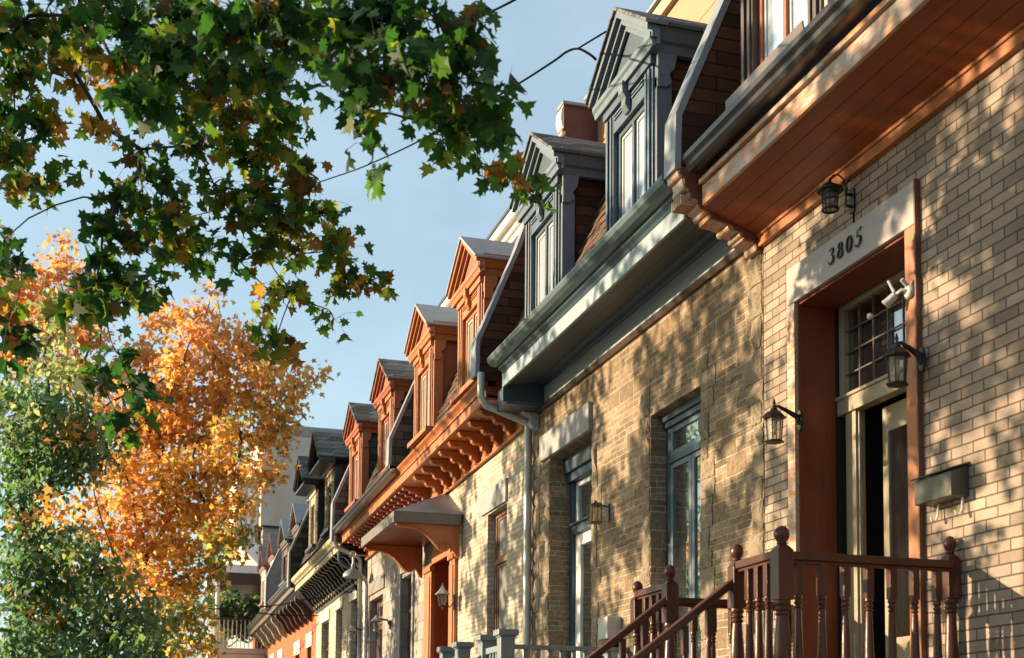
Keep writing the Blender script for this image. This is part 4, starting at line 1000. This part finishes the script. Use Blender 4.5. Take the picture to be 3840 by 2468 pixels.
# =================================================================== trees
def outline(kind):
    if kind == 'maple': h = [(0, 0), (.10, -.06), (.33, -.12), (.27, .03), (.36, .06), (.34, .13), (.52, .12), (.66, .22), (.54, .27), (.47, .36), (.50, .46), (.58, .66), (.42, .60), (.33, .60), (.24, .55), (.20, .66), (.24, .80), (.12, .82), (0, 1.03)]
    elif kind == 'star': h = [(0, 0), (.30, -.02), (.27, .2), (.52, .55), (.2, .52), (0, 1)]
    else: h = [(0, 0), (.26, .25), (.2, .65), (0, 1)]
    return h+[(-x, y) for x, y in h[-2:0:-1]]
class Crown:
    def __init__(s, kind): s.o = np.array(outline(kind)); s.c = []; s.a = []; s.n = []; s.L = []; s.m = []
    def leaf(s, c, L, m, droop=.6, nz=None):
        a = np.array([random.gauss(0, 1), random.gauss(0, 1), random.gauss(-droop*1.6, .6)]); a /= np.linalg.norm(a)
        r = np.array([random.gauss(0, 1), random.gauss(0, 1), random.gauss(.6, .8)]); n = r-a*r.dot(a); n /= np.linalg.norm(n)+1e-9
        s.c.append(c); s.a.append(a); s.n.append(n); s.L.append(L); s.m.append(m)
    def build(s, name, mats, parent):
        off = np.array(parent.location)
        c, a, n, L = np.array(s.c)-off, np.array(s.a), np.array(s.n), np.array(s.L)[:, None, None]
        b = np.cross(a, n); o = s.o; k = len(o)
        cu = np.array([random.gauss(.35, .3) for _ in s.L])[:, None]; dr = np.array([random.gauss(.28, .25) for _ in s.L])[:, None]; tw_ = np.array([random.gauss(0, .25) for _ in s.L])[:, None]
        fold = (np.abs(o[None, :, 0])*cu-dr*o[None, :, 1]**2+tw_*o[None, :, 0]*o[None, :, 1])[:, :, None]
        wd = np.array([random.uniform(.8, 1.15) for _ in s.L])[:, None, None]
        V = c[:, None]+L*(b[:, None]*o[None, :, :1]*wd+a[:, None]*o[None, :, 1:]+n[:, None]*fold)
        me = bpy.data.meshes.new(name); N_ = len(c)
        me.vertices.add(N_*k); me.vertices.foreach_set('co', V.astype('f').ravel())
        me.loops.add(N_*k); me.loops.foreach_set('vertex_index', np.arange(N_*k, dtype='i'))
        me.polygons.add(N_); me.polygons.foreach_set('loop_start', np.arange(0, N_*k, k, dtype='i'))
        for m in mats: me.materials.append(m)
        me.polygons.foreach_set('material_index', np.array(s.m, dtype='i'))
        me.update(calc_edges=True)
        ob = bpy.data.objects.new(name, me); COL.objects.link(ob); ob.parent = parent
        return ob
def limb(mb, a, b, ra, rb, sag=.09, n=5, sides=6):
    a, b = np.array(a), np.array(b); d = b-a; L = np.linalg.norm(d)
    j = np.array([random.gauss(0, 1) for _ in range(3)])*L*sag
    pts = [a+d*t+j*4*t*(1-t)*(1 if t < .5 else .8) for t in np.linspace(0, 1, n)]
    mb.tube(pts, [ra+(rb-ra)*t for t in np.linspace(0, 1, n)], sides, False)
def grow(root, nodes, r0, wood_m, name='branch', minr=.006, sub=1.0):
    """join crown centres into a branching skeleton, nearest joined node first"""
    P = [np.array(p) for p in nodes]; root = np.array(root)
    order = sorted(range(len(P)), key=lambda i: np.linalg.norm(P[i]-root))
    done = [(root, r0, 0)]; mb = MB()
    par = {}; pts = {-1: root}
    for i in order:
        best = min(list(pts), key=lambda j: np.linalg.norm(P[i]-pts[j])+.35*np.linalg.norm(pts[j]-root))
        par[i] = best; pts[i] = P[i]
    cnt = {i: 1.0 for i in order}
    for i in reversed(order):
        if par[i] != -1: cnt[par[i]] += cnt[i]
    for i in order:
        ra = r0*math.sqrt(min(1, (cnt[i]+.5)/len(P))); rb = r0*math.sqrt(min(1, (cnt[i]-.5)/len(P)))
        limb(mb, pts[par[i]], P[i], max(minr, ra), max(minr*.7, rb*.8))
    return mb
PAL = {'g': ((0, .55), (1, .30), (2, .10), (4, .05)), 'm': ((0, .24), (1, .34), (2, .26), (3, .12), (4, .06)), 'y': ((1, .26), (2, .32), (3, .32), (4, .08)), 'd': ((0, .8), (1, .2))}
def pick(w):
    t = random.random()*sum(p for _, p in w)
    for k, p in w:
        t -= p
        if t <= 0: return k
    return w[-1][0]
def fill(cr, tw, c, rx, n_tw, per, L, pal, spread=.13, flat=.8, twig=True, thick=None):
    c = np.array(c)
    for _ in range(n_tw):
        d = rng.normal(size=3); d /= np.linalg.norm(d); d *= rng.random()**.45
        tip = c+d*rx*np.array([thick or 1, 1, flat])
        if twig: limb(tw, c+(tip-c)*.1, tip, .006, .0028, .14, 4, 4)
        base = pick(pal)
        for _ in range(per):
            m = base if random.random() < .6 else pick(pal)
            p = tip+rng.normal(size=3)*spread*np.array([1, 1, .7])
            if twig: tw.tube([tip, (tip+p)/2+np.array([0, 0, .02]), p], .0016, 3, False)
            cr.leaf(p, L*random.choice((random.uniform(.5, .85), random.uniform(.8, 1.2), random.uniform(.9, 1.25))), m)
# ---- maple over the pavement: trunk stands left of the picture, boughs reach in
TM = thing('maple_tree', (9.4, 8.0, 0), 'green maple turning gold whose boughs hang across the sky from the upper left', 'tree')
cr = Crown('maple'); tw = MB()
B = [ # x, y in the 2396-wide picture, radius there, depth in metres, palette, fullness
(60,50,105,9.4,'m',1),(180,40,95,8.8,'m',1),(300,50,95,8.0,'g',1.1),(420,45,95,7.4,'g',1.2),(540,50,100,7.0,'g',1.3),(660,50,105,6.6,'g',1.4),(790,60,110,6.5,'g',1.4),(920,55,105,6.4,'g',1.3),(1030,55,90,6.4,'g',1.2),(1110,55,60,6.4,'g',.9),
(50,170,80,9.6,'m',1),(160,150,75,9.4,'y',.9),(270,150,95,8.4,'y',.9),(380,150,100,7.6,'g',1.3),(500,165,95,7.8,'m',1.2),(610,160,95,8.2,'g',1.2),(740,140,85,7.0,'g',1.1),(870,150,100,6.6,'g',1.3),(990,165,95,6.4,'g',1.4),(1090,160,75,6.3,'g',1.3),(1140,235,65,6.3,'g',1.2),
(40,280,75,9.6,'m',1),(120,250,50,9.6,'y',.7),(330,240,80,7.2,'d',1.2),(420,250,75,8.6,'g',1),(540,265,85,9.3,'y',1.0),(640,250,75,9.3,'m',1),(250,300,60,9.4,'y',.6),(840,265,60,7.0,'g',1.1),(860,320,40,7.0,'g',1.0),(960,250,60,6.5,'g',1.1),(1060,270,80,6.6,'g',1.3),(1130,320,60,7.4,'g',1.1),(1180,385,55,8.4,'m',1.1),(1235,440,42,8.6,'g',1.1),(1265,480,28,8.4,'g',1),(1120,410,36,7.4,'g',.9),(862,385,24,6.5,'g',1.6),(1060,330,45,7.0,'m',1),
(330,350,55,9.3,'m',.7),(460,340,60,9.4,'m',.9),(560,370,70,9.5,'m',1),(650,345,70,9.5,'y',1.1),(700,420,65,9.5,'m',1.1),(600,450,65,9.4,'m',1.0),(500,430,60,9.2,'m',1),(660,510,70,9.5,'m',1.2),(750,500,60,9.6,'m',1.2),(790,580,60,9.6,'y',1.2),(700,590,55,9.5,'y',1.0),(570,520,50,9.3,'m',.9),(810,650,55,9.6,'m',1.2),(870,655,36,9.6,'m',1),(560,610,45,9.2,'g',.9),(620,590,40,9.3,'m',.8),(640,690,46,9.4,'y',1.1),(690,680,40,9.4,'m',.8),(770,725,36,9.6,'m',.9),(645,795,56,9.0,'m',1.2),
(390,430,50,9.0,'m',.8),(330,410,45,9.0,'m',.7),(270,470,50,8.8,'d',1.1),(250,530,45,8.8,'d',1.1),(340,490,55,9.1,'m',1),(420,500,60,9.1,'m',1),(460,570,50,9.2,'m',1),(390,560,55,9.1,'m',1),(310,570,55,8.9,'g',1),(240,600,50,8.8,'d',1.1),(470,620,28,9.2,'g',.8),(230,670,50,8.7,'g',1.1),(310,660,60,8.7,'g',1.1),(170,720,45,8.6,'g',1),(380,610,35,9.0,'m',.9),(350,690,40,8.8,'g',1),(250,730,50,8.5,'g',.9),(150,740,28,8.5,'m',.8),
(280,830,36,8.3,'g',1),(240,890,44,8.3,'g',1.2),(310,900,44,8.3,'d',1.2),(270,960,42,8.3,'d',1.1),(275,1010,24,8.2,'d',1),(320,950,26,8.2,'g',.9),
(30,360,70,9.3,'m',1),(90,420,50,9.3,'m',1),(40,440,45,9.2,'y',1),(140,390,30,9.4,'m',.6),(180,395,16,9.4,'y',.7),(10,560,38,8.2,'g',1),(10,630,34,8.0,'g',1),(25,730,48,7.6,'m',1.1),(40,800,45,7.5,'g',1.2),(5,840,30,7.4,'d',1)]
nodes = []
for x, y, r, z, pal, full in B:
    zz = z+random.uniform(-.25, .25); c = at(x, y, zz); R = r*3840/2396/F_PX*zz
    nodes.append(c)
    leafpx = .100*F_PX/zz/1.603; n = full*1.7*PI*r*r*.8/(leafpx**2*.36)
    per = 6; fill(cr, tw, c, max(.05, R*.82), max(1, round(n/per)), per, .097, PAL[pal], min(.10, .05+R*.13), .85, r > 30, thick=1.0)
# the rest of the crown, beyond the left edge of the view
def in_view(p, m=0.0):
    v = p-CAM; zc = v.dot(CF)
    if zc < .3: return False
    x = F_PX*v.dot(CR)/zc+1920; y = F_PX*v.dot(CDN)/zc+PY
    return -m < x < 3840+m and -m < y < 2468+m
rest = []
for _ in range(900):
    p = np.array([9.6, 8.6, 7.1])+rng.normal(size=3)*np.array([2.6, 1.35, 1.35])
    if p[2] < 4.3 or p[1] < 6.0 or in_view(p, 420) or len(rest) > 84: continue
    if any(np.linalg.norm(p-q_) < .55 for q_ in rest): continue
    rest.append(p)
for p in rest: fill(cr, tw, p, .48, 10, 6, .125, PAL['m'], .15, .8)
sk = grow((9.2, 7.6, 8.0), nodes+rest, .036, M['bark'], minr=.005)
tr = MB().tube([(9.4, 8.0, -.1), (9.42, 8.02, .5), (9.38, 7.98, 2.2), (9.3, 7.9, 4.7), (9.2, 7.6, 8.05)], [.30, .24, .20, .16, .05], 14)
tr.build('trunk', M['bark'], TM); sk.build('branch', M['twig'], TM); tw.build('twig', M['twig'], TM)
cr.build('crown', [M['L_dkgreen'], M['L_green'], M['L_lime'], M['L_gold'], M['L_rust']], TM)

def tree(name, base, label, blobs, mats, pal, L, kind, trunk_r, fork, extra=(), per=8, dens=1.0, group=None, spread=.22):
    T = thing(name, base, label, 'tree', group); cr = Crown(kind); tw = MB(); nodes = []
    for bl in blobs:
        x, y, r, z = bl[:4]; pl = bl[4] if len(bl) > 4 else pal
        zz = z+random.uniform(-.9, .9); c = at(x, y, zz); R = r*3840/2396/F_PX*zz; nodes.append(c)
        leafpx = L*F_PX/zz/1.603; n = dens*PI*r*r*.85/(leafpx**2*.3)
        fill(cr, tw, c, R, max(2, round(n/per)), per, L, pl, spread, .9, False, 1.1)
    for p, R, n in extra: nodes.append(np.array(p)); fill(cr, tw, p, R, n, per, L, pal, spread, .85, False)
    sk = grow(fork, nodes, trunk_r*.62, M['bark'], minr=.012)
    MB().tube([(base[0], base[1], -.1), (base[0], base[1], 1.2), tuple((np.array(base)*.5+np.array(fork)*.5)), fork], [trunk_r*1.4, trunk_r, trunk_r*.9, trunk_r*.8], 12).build('trunk', M['bark'], T)
    sk.build('branch', M['bark'], T)
    cr.build('crown', mats, T); return T
OM = [M['L_orange'], M['L_amber'], M['L_red'], M['L_gold'], M['L_olive']]
po = ((0, .44), (1, .20), (2, .24), (3, .12)); pa = ((0, .34), (1, .38), (2, .06), (3, .16), (4, .06)); pr = ((0, .45), (2, .5), (1, .05)); pv = ((1, .3), (3, .3), (4, .4))
OB = [(140,560,20,30,pr),(138,600,28,30,pr),(90,640,40,30,pr),(170,640,36,30,pr),(50,680,40,30,pr),(200,700,40,30,pr),(110,720,55,30,pr),(130,790,50,30,pr),(40,750,45,29,pr),(30,820,40,29,pr),(60,850,40,29,po),(190,850,45,29,po),(230,960,45,28,po),(180,1010,34,24,po),(20,660,40,30,pr),(215,1100,40,26,po),(120,1190,34,23.4,po),(60,1215,30,23.2,po),(210,780,45,30,pr),
(496,680,12,28,pr),(490,705,16,28,pr),(470,745,28,28,pr),(420,720,26,28,pr),(390,760,36,28,pr),(450,790,46,28,pr),(510,770,36,28,pr),(570,760,10,28,pr),(565,800,34,28,pr),(350,830,50,28.5,po),(430,850,60,28.5,po),(510,850,60,28.5,po),(590,860,50,28,po),(640,880,45,28,po),(690,905,40,28,po),(735,890,20,28,po),(745,870,9,28,po),(655,950,48,28,pa),(600,930,50,28.5,pa),(520,930,70,29,po),(430,940,70,29,po),(340,920,60,29,po),(280,880,40,29,pr),
(300,1000,70,29,po),(390,1020,75,29,po),(480,1020,75,29,pa),(560,1010,60,28.5,pa),(630,1030,40,28,pa),(660,1000,34,28,pa),(615,1100,46,28,pa),(540,1100,60,28.5,pa),(450,1110,75,29,pa),(360,1110,75,29,po),(280,1090,60,29,po),(560,1180,44,28,pa),(490,1190,70,28.5,pa),(400,1200,75,29,pa),(310,1190,70,29,po),(570,1250,30,28,pv),(520,1270,50,28,pv),(440,1290,70,28.5,pa),(350,1290,70,29,po),(270,1270,50,29,po),(490,1340,44,28,pv),(420,1370,60,28.5,pv),(340,1380,60,29,po),(225,1170,40,29,po),(200,1240,40,29,po),(235,900,36,29.5,po),(160,880,40,29.5,pr),(455,1440,40,28,pv),(390,1450,50,28,pv),(110,1440,36,24,po),(40,1380,34,24,po),(180,1360,36,25,po),(150,1310,40,27,po),(470,1510,44,28,pv),(410,1520,44,27,pv),(300,1340,50,27,pa)]
tree('maple_tree', (28.6, 4.3, 0), 'bright orange autumn maple standing behind the green tree at the left', OB, OM, po, .145, 'star', .145, (28.8, 4.1, 3.6), dens=2.6, spread=.17, per=11)
GM = [M['L_olive'], M['L_blue'], M['L_pale'], M['L_green'], M['L_amber']]
pg = ((0, .4), (1, .28), (2, .18), (3, .14)); p_lit = ((2, .65), (0, .35)); pb = ((1, .5), (0, .3), (3, .2))  # the palest mix colours in the sunlit top of the green tree
GB = [(118,730,20,24,p_lit),(130,690,20,24,p_lit),(120,790,26,24,p_lit),(105,850,32,24,p_lit),(150,870,36,24,p_lit),(60,900,36,24,pg),(30,940,60,24,pg),(110,950,60,24,pg),(190,950,36,24,p_lit),(60,1020,70,24,pg),(140,1020,65,24,pg),(215,1010,45,24,pg),(50,1100,70,24,pb),(140,1100,65,24,pb),(220,1070,40,24,pg),(50,1170,55,24,pb),(150,1250,40,24,pg),(60,1250,55,23.5,pb),(190,1290,45,23.5,pg),(110,1300,45,23.5,pg),(240,1340,45,23.5,pg),(40,1330,55,23.5,pb),(130,1360,60,23.5,pb),(210,1400,55,23.5,pb),(60,1420,60,23,pb),(150,1470,65,23,pb),(50,1500,60,23,pb),(260,1460,60,23,pg),(350,1480,55,23,pg),(310,1420,44,23.5,pg),(250,1520,50,23,pb),(340,1530,50,23,pb),(10,1540,50,23,pb),(85,1545,55,23,pb),(160,1540,50,23,pb),(230,1555,50,23,pb),(310,1560,50,23,pb)]
tree('street_tree', (24.6, 6.2, 0), 'green tree with pale yellow-green top coloured as sunlit at the lower left edge', GB, GM, pg, .15, 'simple', .15, (24.6, 6.1, 3.2), dens=4.6)
# vine hanging on the end balcony
V = thing('balcony_vine', (44.6, 1.0, 4.82), 'green leafy vine spilling over the far balcony railing', 'plant')
cr = Crown('simple'); tw = MB(); nd = []
for x, y, r in ((540,1410,30),(575,1425,28),(520,1440,26),(560,1450,30),(595,1440,18),(530,1465,22),(570,1475,20),(590,1405,14),(505,1420,14)):
    c = at(x, y, 44.1); nd.append(c); R = r*3840/2396/F_PX*44.1; fill(cr, tw, c, R, int(r*1.1), 7, .2, pg, .16, .9, False, .6)
grow((44.5, 1.2, 4.85), nd, .03, M['twig']).build('stem', M['twig'], V); cr.build('foliage', GM, V)
# tree across the pavement, left of the picture: it dapples the stone house
TS = thing('maple_tree', (17.2, 9.0, 0), 'green maple on the pavement beyond the left edge of the view', 'tree')
cr = Crown('maple'); tw = MB(); rest = []
for _ in range(900):
    p = np.array([16.8, 8.6, 6.6])+rng.normal(size=3)*np.array([2.4, 1.0, 1.1])
    if p[2] < 4.2 or in_view(p, 330) or len(rest) > 56 or any(np.linalg.norm(p-q_) < .6 for q_ in rest): continue
    rest.append(p)
for p in rest: fill(cr, tw, p, .5, 14, 6, .14, PAL['m'], .16, .8, False)
MB().tube([(17.2, 9.0, -.1), (17.2, 9.0, 1), (17.1, 8.9, 4.2)], [.28, .22, .16], 12).build('trunk', M['bark'], TS)
grow((17.1, 8.9, 4.2), rest, .12, M['bark']).build('branch', M['bark'], TS)
cr.build('crown', [M['L_dkgreen'], M['L_green'], M['L_lime'], M['L_gold'], M['L_rust']], TS)

# =================================================================== cables
def cable(pts, r, label):
    o = MB()
    P = [np.array(p) for p in pts]; out = []
    for i in range(len(P)-1):      # Catmull-Rom
        p0, p1, p2, p3 = P[max(i-1, 0)], P[i], P[i+1], P[min(i+2, len(P)-1)]
        for t in np.linspace(0, 1, 9)[:-1]:
            out.append(.5*((2*p1)+(-p0+p2)*t+(2*p0-5*p1+4*p2-p3)*t*t+(-p0+3*p1-3*p2+p3)*t**3))
    out.append(P[-1])
    ob = o.tube(out, r, 6).build('cable', M['wire']); return tag(ob, label, 'cable', 'cables over the street')
cable([at(1394, 139, 11.0), at(1378, 126, 11.3), at(1352, 114, 11.8), at(1325, 122, 12.3), at(1290, 147, 13), at(1185, 213, 15), at(1000, 320, 18.5), at(890, 373, 21), at(790, 412, 23.5), at(600, 470, 28), at(300, 540, 35)], .011, 'black service cable running from the near blue dormer down across the sky')
cable([at(1352, 114, 11.8), at(1388, 92, 11.2), at(1418, 74, 10.8)], .008, 'short loose cable end rising beside the near blue dormer')
cable([at(1215, -6, 8.5), at(1165, 20, 9.2), at(1060, 70, 10.5), at(900, 150, 13)], .008, 'thin cable at the top of the sky behind the maple leaves')
cable([at(760, 1400, 30.5), at(720, 1402, 31), at(640, 1417, 32), at(520, 1424, 33), at(300, 1424, 36), at(-40, 1412, 42)], .016, 'upper of two cables crossing the street below the far roofs')
cable([at(745, 1441, 31.5), at(640, 1438, 32.5), at(480, 1424, 34), at(250, 1432, 37), at(-40, 1428, 42)], .016, 'lower of two cables crossing the street below the far roofs')

# =================================================================== ground
g = MB().quad((-60, -60, 0), (240, -60, 0), (240, 90, 0), (-60, 90, 0)); tag(g.build('ground', M['soil']), kind='structure')
g = MB().box(-60, 240, 3.2, 5.2, .004, .12); tag(g.build('pavement', M['concrete']), kind='structure')
g = MB().quad((-60, 5.21, .008), (240, 5.21, .008), (240, 13.0, .008), (-60, 13.0, .008)); tag(g.build('road', M['asphalt']), kind='structure')
g = MB().box(-60, 240, 13.0, 15.0, .004, .12); tag(g.build('far_pavement', M['concrete']), kind='structure')

# =================================================================== light
SUN_AZ, SUN_EL = math.radians(65), math.radians(13)
S = Vector((math.cos(SUN_AZ)*math.cos(SUN_EL), math.sin(SUN_AZ)*math.cos(SUN_EL), math.sin(SUN_EL)))
ld = bpy.data.lights.new('sun', 'SUN'); ld.energy = 5.0; ld.angle = math.radians(.55); ld.color = (1.0, .76, .49)
lo = bpy.data.objects.new('sun', ld); COL.objects.link(lo); lo.location = S*60; lo.rotation_euler = S.to_track_quat('Z', 'Y').to_euler()
w = bpy.data.worlds.new('World'); sc.world = w; w.use_nodes = True; nt = w.node_tree; nt.nodes.clear()
wo_ = nt.nodes.new('ShaderNodeOutputWorld'); bg = nt.nodes.new('ShaderNodeBackground'); sky = nt.nodes.new('ShaderNodeTexSky')
sky.sky_type = 'NISHITA'; sky.sun_disc = False; sky.sun_elevation = SUN_EL; sky.sun_rotation = PI/2-SUN_AZ
sky.air_density = 1.0; sky.dust_density = 2.2; sky.ozone_density = 1.0
tc = nt.nodes.new('ShaderNodeTexCoord'); mp = nt.nodes.new('ShaderNodeMapping'); mp.inputs['Scale'].default_value = (1.2, 2.4, 5.0)
nt.links.new(tc.outputs['Generated'], mp.inputs[0])
nz = nt.nodes.new('ShaderNodeTexNoise'); nz.inputs['Scale'].default_value = 2.6; nz.inputs['Detail'].default_value = 7; nz.inputs['Roughness'].default_value = .55
nt.links.new(mp.outputs[0], nz.inputs['Vector'])
cr_ = nt.nodes.new('ShaderNodeValToRGB'); cr_.color_ramp.elements[0].position = .42; cr_.color_ramp.elements[0].color = (.36, .36, .36, 1); cr_.color_ramp.elements[1].position = .78; cr_.color_ramp.elements[1].color = (.52, .52, .52, 1)
nt.links.new(nz.outputs['Fac'], cr_.inputs[0])
mx = nt.nodes.new('ShaderNodeMix'); mx.data_type = 'RGBA'; mx.inputs[7].default_value = (4.7, 5.85, 6.55, 1)
nt.links.new(cr_.outputs[0], mx.inputs[0]); tint = nt.nodes.new('ShaderNodeMix'); tint.data_type = 'RGBA'; tint.blend_type = 'MULTIPLY'; tint.inputs[0].default_value = 1; tint.inputs[7].default_value = (.82, 1.03, 1.06, 1)
nt.links.new(sky.outputs[0], tint.inputs[6]); nt.links.new(tint.outputs[2], mx.inputs[6])
nt.links.new(mx.outputs[2], bg.inputs[0]); bg.inputs['Strength'].default_value = .085; nt.links.new(bg.outputs[0], wo_.inputs[0])
sc.view_settings.view_transform = 'Standard'; sc.view_settings.look = 'None'; sc.view_settings.exposure = 1.2; sc.view_settings.gamma = 1
sc.render.engine = 'CYCLES'
sc.cycles.max_bounces = 6; sc.cycles.transparent_max_bounces = 4; sc.cycles.use_denoising = True

t_ = MB().tube([(25.4, .30, 4.9), (25.9, .12, 4.72), (26.3, .06, 4.86), (27.0, .05, 4.80), (27.8, .05, 4.9)], .014, 6).tube([(26.2, .05, 4.86), (26.1, .05, 4.3), (26.15, .05, 3.6), (26.05, .05, 1.5)], .014, 6).build('cable', M['wire'])
tag(t_, 'black cable looping down the cream brick front beside the barn lamp', 'cable', 'cables over the street')
